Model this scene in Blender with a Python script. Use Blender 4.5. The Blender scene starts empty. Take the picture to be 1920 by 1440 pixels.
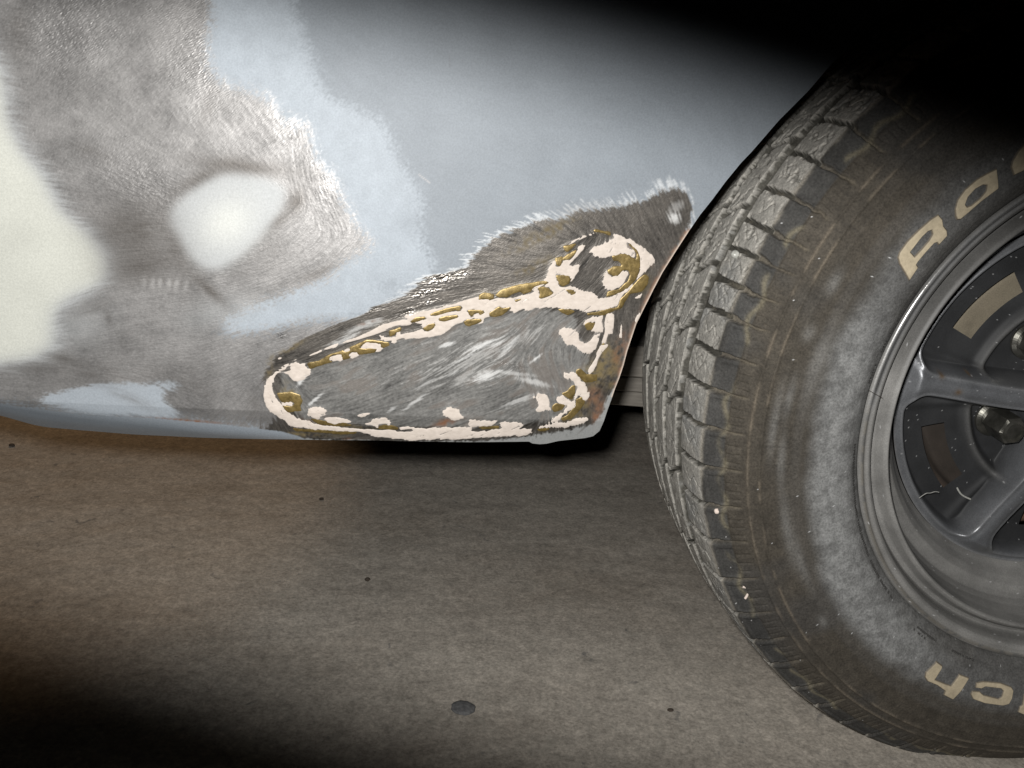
import bpy, bmesh, math, random
import numpy as np
from mathutils import Matrix, Vector

# ---------------------------------------------------------------- camera, world, flash, exposure
S = bpy.context.scene
COL = S.collection
ZC = 0.31                                            # wheel centre above the concrete
PX_F = 1886.85
CAM = np.array([-0.5747, -0.6379, 0.2396])           # relative to the wheel centre
YAW, PIT, ROL = [math.radians(a) for a in (8.9863, 18.4172, 4.386)]
FW = np.array([math.sin(YAW)*math.cos(PIT), math.cos(YAW)*math.cos(PIT), -math.sin(PIT)])
_r0 = np.array([math.cos(YAW), -math.sin(YAW), 0.0]); _u0 = np.cross(_r0, FW)
RT = math.cos(ROL)*_r0 + math.sin(ROL)*_u0
UP = -math.sin(ROL)*_r0 + math.cos(ROL)*_u0

cam_d = bpy.data.cameras.new('camera')
cam = bpy.data.objects.new('camera', cam_d); COL.objects.link(cam)
cam_d.sensor_width = 36.0
cam_d.lens = PX_F/1920*36.0
cam_d.clip_start = 0.02; cam_d.clip_end = 60
M = Matrix(((RT[0], UP[0], -FW[0], CAM[0]), (RT[1], UP[1], -FW[1], CAM[1]),
            (RT[2], UP[2], -FW[2], CAM[2]+ZC), (0, 0, 0, 1)))
cam.matrix_world = M
S.camera = cam

w = bpy.data.worlds.new('World'); S.world = w; w.use_nodes = True
w.node_tree.nodes['Background'].inputs[0].default_value = (0.5, 0.42, 0.35, 1)
w.node_tree.nodes['Background'].inputs[1].default_value = 0.0004

def aim(o, loc, direction, xaxis):
    d = Vector(direction).normalized(); x = Vector(xaxis); x = (x - d*x.dot(d)).normalized()
    y = (-d).cross(x)
    o.matrix_world = Matrix(((x[0], y[0], -d[0], loc[0]), (x[1], y[1], -d[1], loc[1]),
                             (x[2], y[2], -d[2], loc[2]), (0, 0, 0, 1)))

# the camera's own flash: a wide, shallow beam, tilted against the frame
FL_POS = CAM + UP*0.027 - RT*0.019 + np.array([0, 0, ZC])
def px_dir(x, y):
    return FW + RT*(x-960)/PX_F - UP*(y-720)/PX_F
fl_d = bpy.data.lights.new('flash', 'SPOT')
fl = bpy.data.objects.new('flash', fl_d); COL.objects.link(fl)
fl_d.energy = 29.0; fl_d.color = (1.0, 0.985, 0.96)
fl_d.spot_size = math.radians(122); fl_d.spot_blend = 0.38; fl_d.shadow_soft_size = 0.012
_fd = px_dir(955, 800)
aim(fl, FL_POS, _fd, RT*math.cos(math.radians(15)) - UP*math.sin(math.radians(15)))
fl.matrix_world = fl.matrix_world @ Matrix.Diagonal((1.0, 0.227, 1.0, 1.0))
# a warm garage lamp on the far side shining low under the sill onto the floor
gl_d = bpy.data.lights.new('garage_lamp', 'SPOT')
gl = bpy.data.objects.new('garage_lamp', gl_d); COL.objects.link(gl)
gl_d.energy = 30.0; gl_d.color = (1.0, 0.66, 0.38)
gl_d.spot_size = math.radians(22); gl_d.spot_blend = 0.3; gl_d.shadow_soft_size = 0.05
aim(gl, (-1.3, 1.95, 1.4), (Vector((-0.97, 0.72, 0.0)) - Vector((-1.3, 1.95, 1.4))), (1, 0, 0))

S.view_settings.view_transform = 'Standard'; S.view_settings.look = 'None'
S.view_settings.exposure = 0.0; S.view_settings.gamma = 1.0

# ---------------------------------------------------------------- numeric helpers
rng = np.random.default_rng(7)
_LAT = rng.random((6, 48, 48, 48)).astype(np.float32)
def vnoise(P, freq, seed=0):
    """smooth value noise 0..1 at points P (n,3)"""
    L = _LAT[seed % 6]; Q = np.asarray(P, dtype=np.float64)*freq + 13.7*(seed+1)
    i = np.floor(Q).astype(int); f = Q - i; f = f*f*(3-2*f)
    out = 0
    for a in (0, 1):
        for b in (0, 1):
            for c in (0, 1):
                wgt = (f[..., 0] if a else 1-f[..., 0])*(f[..., 1] if b else 1-f[..., 1])*(f[..., 2] if c else 1-f[..., 2])
                out = out + wgt*L[(i[..., 0]+a) % 48, (i[..., 1]+b) % 48, (i[..., 2]+c) % 48]
    return out
def fbm(P, freq, seed=0, o=3):
    s = 0; a = 1; t = 0
    for k in range(o):
        s = s + a*vnoise(P, freq*2**k, seed+k); t += a; a *= 0.55
    return s/t
def ss(x, a, b):
    t = np.clip((x-a)/(b-a), 0, 1); return t*t*(3-2*t)
def project(P):
    d = P - CAM; z = d@FW
    return 960+PX_F*(d@RT)/z, 720-PX_F*(d@UP)/z

def new_obj(name, me, parent=None, mat=None):
    o = bpy.data.objects.new(name, me); COL.objects.link(o)
    if mat: me.materials.append(mat)
    if parent: o.parent = parent
    return o
def np_mesh(name, V, F, smooth=True, attrs=None):
    """V (n,3), F (m,4) int or (m,3); attrs name->(n,) or (n,3)"""
    V = np.asarray(V, dtype=np.float32).copy(); V[:, 2] += ZC
    me = bpy.data.meshes.new(name)
    k = F.shape[1]
    me.vertices.add(len(V)); me.vertices.foreach_set('co', V.ravel())
    me.loops.add(F.size); me.loops.foreach_set('vertex_index', F.astype(np.int32).ravel())
    me.polygons.add(len(F)); me.polygons.foreach_set('loop_start', np.arange(0, F.size, k, dtype=np.int32))
    me.update(calc_edges=True)
    me.polygons.foreach_set('use_smooth', np.full(len(F), smooth))
    if attrs:
        for n, a in attrs.items():
            if a.ndim == 1:
                at = me.attributes.new(n, 'FLOAT', 'POINT'); at.data.foreach_set('value', a.astype(np.float32))
            else:
                at = me.attributes.new(n, 'FLOAT_COLOR', 'POINT')
                c = np.ones((len(a), 4), np.float32); c[:, :3] = a
                at.data.foreach_set('color', c.ravel())
    me.validate(); me.update()
    return me
def grid_faces(nv, nu, wrap_u=False, keep=None, flip=False):
    a = np.arange(nv*nu).reshape(nv, nu)
    if wrap_u:
        b = np.roll(a, -1, axis=1)
        q = np.stack([a[:-1], b[:-1], b[1:], a[1:]], -1)
    else:
        q = np.stack([a[:-1, :-1], a[:-1, 1:], a[1:, 1:], a[1:, :-1]], -1)
    if flip: q = q[..., ::-1]
    q = q.reshape(-1, 4)
    if keep is not None: q = q[keep(q)]
    return q
def compact(V, F, attrs=None):
    used = np.unique(F); mp = np.full(len(V), -1); mp[used] = np.arange(len(used))
    return V[used], mp[F], ({k: a[used] for k, a in attrs.items()} if attrs else None)

# ---------------------------------------------------------------- materials
def mat_nodes(name):
    m = bpy.data.materials.new(name); m.use_nodes = True
    nt = m.node_tree; b = nt.nodes['Principled BSDF']
    return m, nt, b
def N(nt, kind, **kw):
    n = nt.nodes.new(kind)
    for k, v in kw.items(): setattr(n, k, v)
    return n
def noise_node(nt, scale, detail=4, rough=0.55, vec=None, dist=0):
    n = N(nt, 'ShaderNodeTexNoise'); n.inputs['Scale'].default_value = scale
    n.inputs['Detail'].default_value = detail; n.inputs['Roughness'].default_value = rough
    n.inputs['Distortion'].default_value = dist
    if vec is not None: nt.links.new(vec, n.inputs['Vector'])
    return n
def obj_coords(nt, scale=(1, 1, 1), rot=(0, 0, 0)):
    g = N(nt, 'ShaderNodeNewGeometry'); mp = N(nt, 'ShaderNodeMapping')
    mp.inputs['Scale'].default_value = scale; mp.inputs['Rotation'].default_value = rot
    nt.links.new(g.outputs['Position'], mp.inputs['Vector'])
    return mp.outputs['Vector']
def ramp(nt, fac, stops):
    r = N(nt, 'ShaderNodeValToRGB')
    while len(r.color_ramp.elements) < len(stops): r.color_ramp.elements.new(0.5)
    for e, (p, c) in zip(r.color_ramp.elements, stops):
        e.position = p; e.color = (c, c, c, 1) if isinstance(c, (int, float)) else (*c, 1)
    nt.links.new(fac, r.inputs['Fac']); return r.outputs['Color']
def mixc(nt, a, b, fac, mode='MIX'):
    n = N(nt, 'ShaderNodeMix', data_type='RGBA', blend_type=mode)
    for i, v in ((0, fac), (6, a), (7, b)):
        if hasattr(v, 'default_value') or hasattr(v, 'links'): nt.links.new(v, n.inputs[i])
        else: n.inputs[i].default_value = v if i == 0 else (*v, 1)
    return n.outputs[2]
def bump(nt, b, height, strength=0.3, dist=0.001, prev=None):
    n = N(nt, 'ShaderNodeBump'); n.inputs['Strength'].default_value = strength; n.inputs['Distance'].default_value = dist
    nt.links.new(height, n.inputs['Height'])
    if prev is not None: nt.links.new(prev, n.inputs['Normal'])
    nt.links.new(n.outputs['Normal'], b.inputs['Normal']); return n.outputs['Normal']
def attr(nt, name):
    n = N(nt, 'ShaderNodeAttribute'); n.attribute_name = name; return n

def mat_panel():
    m, nt, b = mat_nodes('primer_and_sanded_steel')
    co = attr(nt, 'coat'); me = attr(nt, 'metal'); ro = attr(nt, 'rough'); sc = attr(nt, 'scratch')
    v = obj_coords(nt)
    fine = noise_node(nt, 900, 2, 0.6, v)
    f = ramp(nt, fine.outputs['Fac'], [(0.3, 0.90), (0.7, 1.08)])
    nt.links.new(mixc(nt, co.outputs['Color'], f, 1.0, 'MULTIPLY'), b.inputs['Base Color'])
    nt.links.new(me.outputs['Fac'], b.inputs['Metallic']); nt.links.new(ro.outputs['Fac'], b.inputs['Roughness'])
    b.inputs['Specular IOR Level'].default_value = 0.35
    n1 = bump(nt, b, sc.outputs['Fac'], 1.0, 0.00016)
    bump(nt, b, fine.outputs['Fac'], 0.12, 0.0004, n1)
    return m
def mat_noisy(name, c1, c2, scale=200, rough=0.7, metal=0.0, bs=0.25, bd=0.0006, vs=(1, 1, 1), spec=0.4, detail=5):
    m, nt, b = mat_nodes(name)
    v = obj_coords(nt, vs); n = noise_node(nt, scale, detail, 0.6, v)
    nt.links.new(ramp(nt, n.outputs['Fac'], [(0.3, c1), (0.7, c2)]), b.inputs['Base Color'])
    b.inputs['Roughness'].default_value = rough; b.inputs['Metallic'].default_value = metal
    b.inputs['Specular IOR Level'].default_value = spec
    bump(nt, b, n.outputs['Fac'], bs, bd)
    return m
def mat_attr(name, fine=700, rough=0.85, spec=0.25, lo=0.7, hi=1.35, metal=0.0, bs=0.35, rough_attr=False, cl=0.07):
    m, nt, b = mat_nodes(name)
    co = attr(nt, 'coat'); v = obj_coords(nt)
    n = noise_node(nt, fine, 4, 0.7, v); n2 = noise_node(nt, fine*0.16, 4, 0.6, v)
    f = ramp(nt, n.outputs['Fac'], [(0.3, lo), (0.7, hi)]); g = ramp(nt, n2.outputs['Fac'], [(0.3, 1-cl), (0.7, 1+cl)])
    c = mixc(nt, mixc(nt, co.outputs['Color'], f, 1.0, 'MULTIPLY'), g, 1.0, 'MULTIPLY')
    nt.links.new(c, b.inputs['Base Color'])
    b.inputs['Roughness'].default_value = rough; b.inputs['Metallic'].default_value = metal
    if rough_attr: nt.links.new(attr(nt, 'rough').outputs['Fac'], b.inputs['Roughness']); nt.links.new(attr(nt, 'metal').outputs['Fac'], b.inputs['Metallic'])
    b.inputs['Specular IOR Level'].default_value = spec
    h = bump(nt, b, n2.outputs['Fac'], bs*0.5, 0.001)
    bump(nt, b, n.outputs['Fac'], bs, 0.0005, h)
    return m
def mat_floor():
    m, nt, b = mat_nodes('dusty_concrete')
    v = obj_coords(nt); vs = obj_coords(nt, (1.0, 1.5, 1.0), (0, 0, 0.05))
    big = noise_node(nt, 3.2, 5, 0.6, vs); mid = noise_node(nt, 22, 6, 0.65, vs, 0.6); fin = noise_node(nt, 330, 6, 0.75, v); med = noise_node(nt, 95, 5, 0.7, v)
    blot = noise_node(nt, 55, 3, 0.5, v, 1.0)
    c = ramp(nt, big.outputs['Fac'], [(0.25, (0.335, 0.290, 0.240)), (0.5, (0.385, 0.348, 0.300)), (0.75, (0.415, 0.380, 0.330))])
    c = mixc(nt, c, ramp(nt, mid.outputs['Fac'], [(0.28, 0.82), (0.5, 1.0), (0.75, 1.14)]), 1.0, 'MULTIPLY')
    c = mixc(nt, c, ramp(nt, fin.outputs['Fac'], [(0.36, 0.72), (0.64, 1.28)]), 1.0, 'MULTIPLY')
    c = mixc(nt, c, ramp(nt, med.outputs['Fac'], [(0.34, 0.80), (0.66, 1.2)]), 1.0, 'MULTIPLY')
    # darker blue-grey flecks and pale laitance rings
    c = mixc(nt, c, (0.10, 0.105, 0.11), ramp(nt, blot.outputs['Fac'], [(0.68, 0.0), (0.76, 0.55)]))
    ring = ramp(nt, blot.outputs['Fac'], [(0.56, 0.0), (0.62, 0.35), (0.67, 0.0)])
    c = mixc(nt, c, (0.33, 0.31, 0.27), ring)
    nt.links.new(c, b.inputs['Base Color']); b.inputs['Roughness'].default_value = 0.8
    b.inputs['Specular IOR Level'].default_value = 0.2
    h = bump(nt, b, mid.outputs['Fac'], 0.25, 0.004); bump(nt, b, fin.outputs['Fac'], 0.25, 0.0012, h)
    return m

M_PANEL = mat_panel()
M_TYRE = mat_attr('dusty_rubber', 620, 0.8, 0.3, 0.62, 1.45, bs=0.5)
M_RIM = mat_attr('dusty_rim_paint', 900, 0.42, 0.5, 0.8, 1.25, bs=0.12, rough_attr=True)
M_LETTER = mat_attr('aged_white_letter_rubber', 400, 0.6, 0.35, 0.85, 1.12, bs=0.2)
M_FILL = mat_noisy('pinkish_body_filler', (0.49, 0.43, 0.375), (0.61, 0.54, 0.48), 260, 0.8, bs=0.3, vs=(1, 1, 1.6))
M_BRAZE = mat_noisy('brass_braze', (0.105, 0.074, 0.024), (0.255, 0.182, 0.066), 300, 0.40, 0.45, 0.4, 0.0006)
M_FLOOR = mat_floor()
M_SPRING = mat_noisy('dusty_spring_steel', (0.17, 0.155, 0.135), (0.27, 0.25, 0.22), 60, 0.85, vs=(0.5, 3, 6), spec=0.2, bs=0.3, bd=0.001)
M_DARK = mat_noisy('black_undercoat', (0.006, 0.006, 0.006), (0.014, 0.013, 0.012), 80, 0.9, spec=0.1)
M_DRUM = mat_noisy('rusty_drum', (0.10, 0.075, 0.045), (0.24, 0.20, 0.13), 45, 0.85, bs=0.3)
M_NUT = mat_noisy('worn_chrome_nut', (0.10, 0.10, 0.085), (0.28, 0.27, 0.24), 120, 0.3, 0.85, 0.15)
M_STONE = mat_noisy('dark_pebble', (0.09, 0.09, 0.092), (0.19, 0.19, 0.19), 300, 0.8)
M_GRIT = mat_noisy('brown_grit', (0.035, 0.025, 0.02), (0.07, 0.055, 0.04), 400, 0.85)
M_QUARTZ = mat_noisy('pale_pebble', (0.35, 0.35, 0.32), (0.6, 0.6, 0.56), 400, 0.3, spec=0.6)
M_SHAVE = mat_noisy('pink_filler_shaving', (0.72, 0.58, 0.50), (0.85, 0.74, 0.66), 300, 0.7)
M_WEB = mat_noisy('grey_thread', (0.30, 0.30, 0.28), (0.5, 0.5, 0.46), 500, 0.9)
M_EDGE = mat_noisy('rust_and_filler_edge', (0.42, 0.19, 0.10), (0.62, 0.50, 0.42), 90, 0.8)

def tag(o, label=None, cat=None, group=None, kind=None):
    if label: o['label'] = label
    if cat: o['category'] = cat
    if group: o['group'] = group
    if kind: o['kind'] = kind
    return o
def empty(name, loc=(0, 0, 0)):
    o = bpy.data.objects.new(name, None); COL.objects.link(o); o.location = loc; o.empty_display_size = 0.05
    return o

# ---------------------------------------------------------------- concrete floor (one sheet, finer near the car)
def build_floor():
    def axis(a, b, fa, fb, step):
        f = np.arange(fa, fb, step)
        return np.concatenate([fa - np.geomspace(0.05, fa-a, 14)[::-1], f, fb + np.geomspace(0.05, b-fb, 14)])
    xs = axis(-9, 9, -1.6, 0.6, 0.006); ys = axis(-6, 12, -0.4, 1.6, 0.006)
    X, Y = np.meshgrid(xs, ys)
    P = np.stack([X.ravel(), Y.ravel(), np.zeros(X.size)], -1)
    h = (fbm(P, 2.2, 1)-0.5)*0.0045 + (fbm(P*np.array([1, 2, 1]), 14, 2)-0.5)*0.0022 + (fbm(P, 45, 3)-0.5)*0.0013
    # the hollow of a broken-out pebble
    V = P.copy(); V[:, 2] = h - ZC
    fade = ss(np.hypot(P[:, 0]+0.05, P[:, 1]-0.11), 0.16, 0.25); V[:, 2] = -ZC + h*np.maximum(fade, 0.3) - 0.001
    me = np_mesh('concrete_floor', V, grid_faces(len(ys), len(xs)))
    o = new_obj('concrete_floor', me, None, M_FLOOR)
    tag(o, 'dusty stained grey-brown concrete floor under the car', None, None, 'structure')
build_floor()

# ---------------------------------------------------------------- the car
car = empty('car', (0, 0, 0))
tag(car, 'car with grey primer and sanded, brazed and filled body corner ahead of its dusty wheel', 'car')

# ---- outer surface of the quarter panel (relative to the wheel centre)
CREASE = [(-200, 735), (0, 757), (73, 767), (164, 779), (292, 784), (419, 796), (529, 809), (620, 824), (2000, 860)]
def panel_y(x, z):
    y = -0.013 + 0.33*np.clip(z-0.0, 0, None)**2*0.9 + 0.11*(x+0.42)**2
    zc = np.interp(x, [-1.2, -0.81, -0.76, -0.70, -0.64, -0.60, -0.56], [0.020, 0.0075, 0.0005, -0.005, -0.0115, -0.017, -0.03])
    dz = np.clip(zc+0.002-z, 0, None); y = y + np.where(dz < 0.012, 30*dz**2, 0.00432+0.72*(dz-0.012)) + 0.25*np.clip(0.004-z, 0, None)
    return y
def px_panel(q):
    d = px_dir(q[0], q[1]); y = 0.0
    for _ in range(12):
        P = CAM + d*((y-CAM[1])/d[1]); y = float(panel_y(P[0], P[2]))
    return P
ARCH_PX = [(1560, 119), (1515, 171), (1462, 224), (1410, 284), (1389, 306), (1360, 341), (1335.5, 374), (1313, 402), (1291, 434),
           (1267, 471), (1242, 511), (1225, 543), (1208, 577), (1193, 607), (1182, 640), (1176, 658), (1169, 685), (1161, 709),
           (1153, 729), (1147, 747), (1139, 769), (1129, 797), (1124, 808)]
BOT_PX = [(0, 778), (73, 800), (182, 809), (255, 815), (365, 820), (547, 824), (693, 825.5), (880, 829), (992, 828), (998, 831.5),
          (1012, 833), (1025, 832), (1047, 827), (1060, 825.5), (1097, 821.5), (1112, 818), (1124, 808)]
AR = np.array([px_panel(q) for q in ARCH_PX])[::-1]; BO = np.array([px_panel(q) for q in BOT_PX])
def arch_x(z):
    # above the frame: carry on round the wheel opening
    zz = np.concatenate([AR[:, 2], [0.28, 0.31, 0.34, 0.36]]); a1 = (AR[-1, 0]-AR[-3, 0])/(AR[-1, 2]-AR[-3, 2]); h_ = np.array([0.28, 0.31, 0.34, 0.36])-AR[-1, 2]; xx = np.concatenate([AR[:, 0], AR[-1, 0]+a1*h_+4.5*h_**2])
    o = np.argsort(zz); return np.interp(z, zz[o], xx[o])
BX = np.concatenate([[-1.25, -1.0], BO[:, 0]]); BZ = np.concatenate([[0.03, 0.018], BO[:, 2]])
def bot_z(x): return np.interp(x, BX, BZ)
xa = AR[0, 0]
us = np.concatenate([np.linspace(-1.15, -0.84, 24)[:-1], np.arange(-0.84, -0.655, 0.0008), np.arange(-0.655, xa+0.0001, 0.00046)])
us[-1] = xa
ts = np.concatenate([np.arange(0, 0.18, 0.00046), np.arange(0.18, 0.30, 0.0008), np.linspace(0.30, 0.40, 10)])
u = (us-us[0])/(us[-1]-us[0])
zb = bot_z(us)
kz = np.hanning(41); kz /= kz.sum(); zs_ = np.convolve(np.concatenate([np.full(20, zb[0]), zb, np.full(20, zb[-1])]), kz, 'valid'); wz = 1-ss(us, -0.66, -0.64); zb = zb*(1-wz)+zs_*wz
ztop = ts[-1]-0.03
T = ts/ts[-1]
Z = zb[None, :] + (ztop-zb[None, :])*T[:, None]
# right border follows the wheel opening; the corner is rounded by the border lists
AX = arch_x(Z[:, -1])
X = us[None, :] + (AX[:, None]-xa)*np.maximum(0, (us[None, :]-us[0])/(xa-us[0]))**2.2
nv, nu = X.shape
P3 = np.stack([X, panel_y(X, Z), Z], -1).reshape(-1, 3)
P3[:, 1] += (fbm(P3, 16, 3)-0.5)*0.0016
pxx, pyy = project(P3)

# ---------------- paint map, rastered in photograph-sized units over the visible panel
W_, H_, OX = 1740, 880, 60
gy, gx = np.mgrid[0:H_, 0:W_].astype(np.float32); gx -= OX
def fill(poly, out=None):
    a = np.asarray(poly, float); m = np.zeros((H_, W_), np.float32) if out is None else out
    x0 = int(max(0, a[:, 0].min()+OX-1)); x1 = int(min(W_, a[:, 0].max()+OX+2)); y0 = int(max(0, a[:, 1].min()-1)); y1 = int(min(H_, a[:, 1].max()+2))
    if x1 <= x0 or y1 <= y0: return m
    yy = gy[y0:y1, x0:x1]; xx = gx[y0:y1, x0:x1]; ins = np.zeros(yy.shape, bool)
    n = len(a)
    for i in range(n):
        (ax, ay), (bx, by) = a[i], a[(i+1) % n]
        if ay == by: continue
        c = (ay > yy) != (by > yy)
        ins ^= c & (xx < (bx-ax)*(yy-ay)/(by-ay)+ax)
    m[y0:y1, x0:x1] = np.maximum(m[y0:y1, x0:x1], ins)
    return m
def boxb(m, r):
    if r < 1: return m
    for ax in (0, 1):
        p = np.concatenate([np.repeat(np.take(m, [0], ax), r+1, ax), m, np.repeat(np.take(m, [-1], ax), r, ax)], ax)
        c = np.cumsum(p, ax, dtype=np.float64); n = m.shape[ax]
        m = ((np.take(c, np.arange(2*r+1, 2*r+1+n), ax)-np.take(c, np.arange(0, n), ax))/(2*r+1)).astype(np.float32)
    return m
def blur(m, r): return boxb(boxb(m, r), r)
def ell(cx, cy, rx, ry, ang=0, soft=1.0):
    a = math.radians(ang); dx = gx-cx; dy = gy-cy
    U = (dx*math.cos(a)+dy*math.sin(a))/rx; V = (-dx*math.sin(a)+dy*math.cos(a))/ry
    return np.exp(-np.clip((U*U+V*V), 0, 30)**(1/soft))
DIRS = [(0, 60, 5), (15, 200, 8), (50, 320, 10), (130, 60, 62), (300, 100, 60), (200, 220, 40), (255, 330, 30), (400, 160, 62), (500, 240, 52), (590, 280, 84),
        (625, 400, 62), (250, 430, -4), (160, 570, -18), (300, 600, -8), (480, 600, -14), (550, 440, -40), (650, 480, -50), (430, 680, -20), (450, 760, -48),
        (320, 760, 30), (100, 700, 4), (700, 720, -25), (860, 680, -33), (890, 740, -16), (990, 620, -52), (1020, 700, 66), (960, 770, -22), (950, 440, 16),
        (890, 480, 4), (1020, 400, 32), (1100, 390, 46), (1240, 390, 60), (1285, 400, 76), (800, 530, -6), (700, 590, -16), (600, 640, -22), (1200, 440, 62),
        (1185, 620, 86), (1140, 700, -62), (1090, 500, -46), (1160, 500, -52), (700, 810, -4), (1060, 812, 84), (750, 420, 60), (740, 250, 40), (800, 200, 10), (1100, 200, 5),
        (450, 390, 30), (60, 450, 0), (560, 560, -25), (930, 600, -18), (1050, 560, -28), (520, 760, 60)]
cs = np.zeros((H_//8+1, W_//8+1), complex); wt = np.zeros_like(cs, float)
sy, sx = np.mgrid[0:H_//8+1, 0:W_//8+1]; sx = sx*8.0-OX; sy = sy*8.0
for (x, y, a) in DIRS:
    wg = 1/((sx-x)**2+(sy-y)**2+500)**1.6
    cs += wg*np.exp(2j*math.radians(a))
ang8 = cs/np.abs(cs)
def up8(a):
    iy = np.clip(gy/8, 0, a.shape[0]-1.001); ix = np.clip((gx+OX)/8, 0, a.shape[1]-1.001)
    y0 = iy.astype(int); x0 = ix.astype(int); fy = iy-y0; fx = ix-x0
    return (a[y0, x0]*(1-fy)*(1-fx)+a[y0, x0+1]*(1-fy)*fx+a[y0+1, x0]*fy*(1-fx)+a[y0+1, x0+1]*fy*fx)
ang = np.angle(up8(ang8))/2
wob = blur(rng.random((H_, W_)).astype(np.float32), 9)
wob2 = blur(rng.random((H_, W_)).astype(np.float32), 2)
ang = ang + (wob-0.5)*9.0*math.radians(16) + (wob2-0.5)*4.0*math.radians(14)
DXF = np.cos(ang).astype(np.float32); DYF = np.sin(ang).astype(np.float32)
def lic(src, L):
    acc = src.copy(); n = 1
    for sgn in (1, -1):
        X_ = gx+OX; Y_ = gy.copy()
        for k in range(L):
            xi = np.clip(X_, 0, W_-1).astype(np.int32); yi = np.clip(Y_, 0, H_-1).astype(np.int32)
            X_ = X_+sgn*DXF[yi, xi]; Y_ = Y_+sgn*DYF[yi, xi]
            xi = np.clip(X_, 0, W_-1).astype(np.int32); yi = np.clip(Y_, 0, H_-1).astype(np.int32)
            acc += src[yi, xi]; n += 1
    acc /= n; acc -= acc.mean(); return np.clip(acc/acc.std()*0.22+0.5, 0, 1)
wn = rng.random((H_, W_)).astype(np.float32)
L_long = lic(0.5*boxb(wn, 1)+0.22*wn, 15)
L_short = lic(rng.random((H_, W_)).astype(np.float32), 4)
def smear(src, L=26):
    """average of a mask along the sanding strokes"""
    acc = src.copy(); n = 1
    for sgn in (1, -1):
        X_ = gx+OX; Y_ = gy.copy()
        for k in range(L):
            xi = np.clip(X_, 0, W_-1).astype(np.int32); yi = np.clip(Y_, 0, H_-1).astype(np.int32)
            X_ = X_+sgn*DXF[yi, xi]; Y_ = Y_+sgn*DYF[yi, xi]
            xi = np.clip(X_, 0, W_-1).astype(np.int32); yi = np.clip(Y_, 0, H_-1).astype(np.int32)
            acc += src[yi, xi]; n += 1
    return acc/n
def cloud(r, s):
    q = blur(np.random.default_rng(s).random((H_, W_)).astype(np.float32), r); q -= q.mean(); return np.clip(q/q.std()*0.22+0.5, 0, 1)
C30 = cloud(22, 5); C10 = cloud(7, 6); C4 = cloud(3, 8)
L_wide = lic(C4, 24)
grain = cloud(1, 9)

def region(poly, feather, fur=0.0, speck=0.0, soft=0.22):
    """soft mask of a polygon whose rim is torn along the sanding strokes"""
    m = blur(fill(poly), max(1, int(feather)))
    if not (fur or speck): return m
    if fur > 0.3: m = 0.5*m+0.5*smear(m)
    g = 2*np.sqrt(np.clip(m*(1-m), 0, 0.25))
    return ss(m + g*(fur*(L_long-0.5) + speck*(grain-0.5) + 0.25*fur*(L_wide-0.5)), 0.5-soft, 0.5+soft)

def srgb(r, g, b):
    c = np.array([r, g, b], float)/255; return np.where(c <= 0.04045, c/12.92, ((c+0.055)/1.055)**2.4)
primer = np.array([0.208, 0.232, 0.258]); sky = np.array([0.325, 0.362, 0.40]); steel = np.array([0.232, 0.226, 0.222])
char = np.array([0.086, 0.078, 0.069]); cream = np.array([0.52, 0.527, 0.475]); milk = np.array([0.385, 0.398, 0.402])
col = np.zeros((H_, W_, 3), np.float32)+primer
metal = np.zeros((H_, W_), np.float32); rough = np.zeros((H_, W_), np.float32)+0.55; scr = np.zeros((H_, W_), np.float32)+0.5
def lay(c, m, me=None, ro=None):
    global col, metal, rough
    c = np.asarray(c, np.float32)
    col = col*(1-m[..., None])+c*m[..., None]
    if me is not None: metal = metal*(1-m)+me*m
    if ro is not None: rough = rough*(1-m)+ro*m
col *= (1+0.10*(C30-0.5)+0.05*(L_wide-0.5))[..., None]
# feathered pale blue coat
COAT = [(370, -20), (540, -20), (570, 60), (590, 130), (610, 180), (655, 200), (722, 228), (745, 295), (775, 345), (800, 395), (778, 420), (790, 450), (822, 503),
        (800, 530), (740, 560), (700, 590), (560, 620), (420, 640), (380, 500), (340, 200)]
mc = region(COAT, 17, 0.2, 0.7, 0.46)
lay(sky*(1+0.12*(C10[..., None]-0.5)), mc*0.95)
lay(primer*1.15, ell(735, 535, 38, 20, -15)*0.75*ss(grain+C10, 0.7, 1.2)); lay(primer*1.1, ell(765, 420, 22, 22, 40)*0.5)
# brushed bare steel
STEEL = [(-80, -20), (405, -20), (395, 40), (388, 110), (400, 140), (425, 160), (470, 165), (515, 185), (540, 235), (562, 222), (582, 232), (592, 290), (625, 320),
         (648, 380), (668, 420), (705, 455), (690, 475), (640, 495), (625, 520), (560, 545), (500, 568), (450, 582), (418, 600), (412, 625), (480, 624), (560, 606),
         (640, 596), (720, 700), (700, 812), (529, 809), (419, 795), (300, 780), (164, 774), (73, 763), (-80, 745)]
ms = region(STEEL, 14, 0.45, 0.7, 0.40)
st_tone = steel*(0.76+0.42*C30+0.20*(C10-0.5)+0.14*(L_long-0.5)+0.12*(L_wide-0.5)+0.26*(grain-0.5)+0.22*(L_short-0.5))[..., None]
lay(st_tone, ms, 0.42, 0.50)
lay(sky*0.95, region([(60, 745), (95, 740), (110, 733), (175, 722), (200, 718), (260, 721), (335, 712), (345, 722), (310, 735), (300, 745), (330, 770), (350, 785), (290, 782), (160, 776), (110, 765)], 9, 0.5, 0.2)*0.9, 0.0, 0.55)
lay(milk*0.85, ell(415, 585, 70, 28, -15)*0.45, 0.2)
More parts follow.
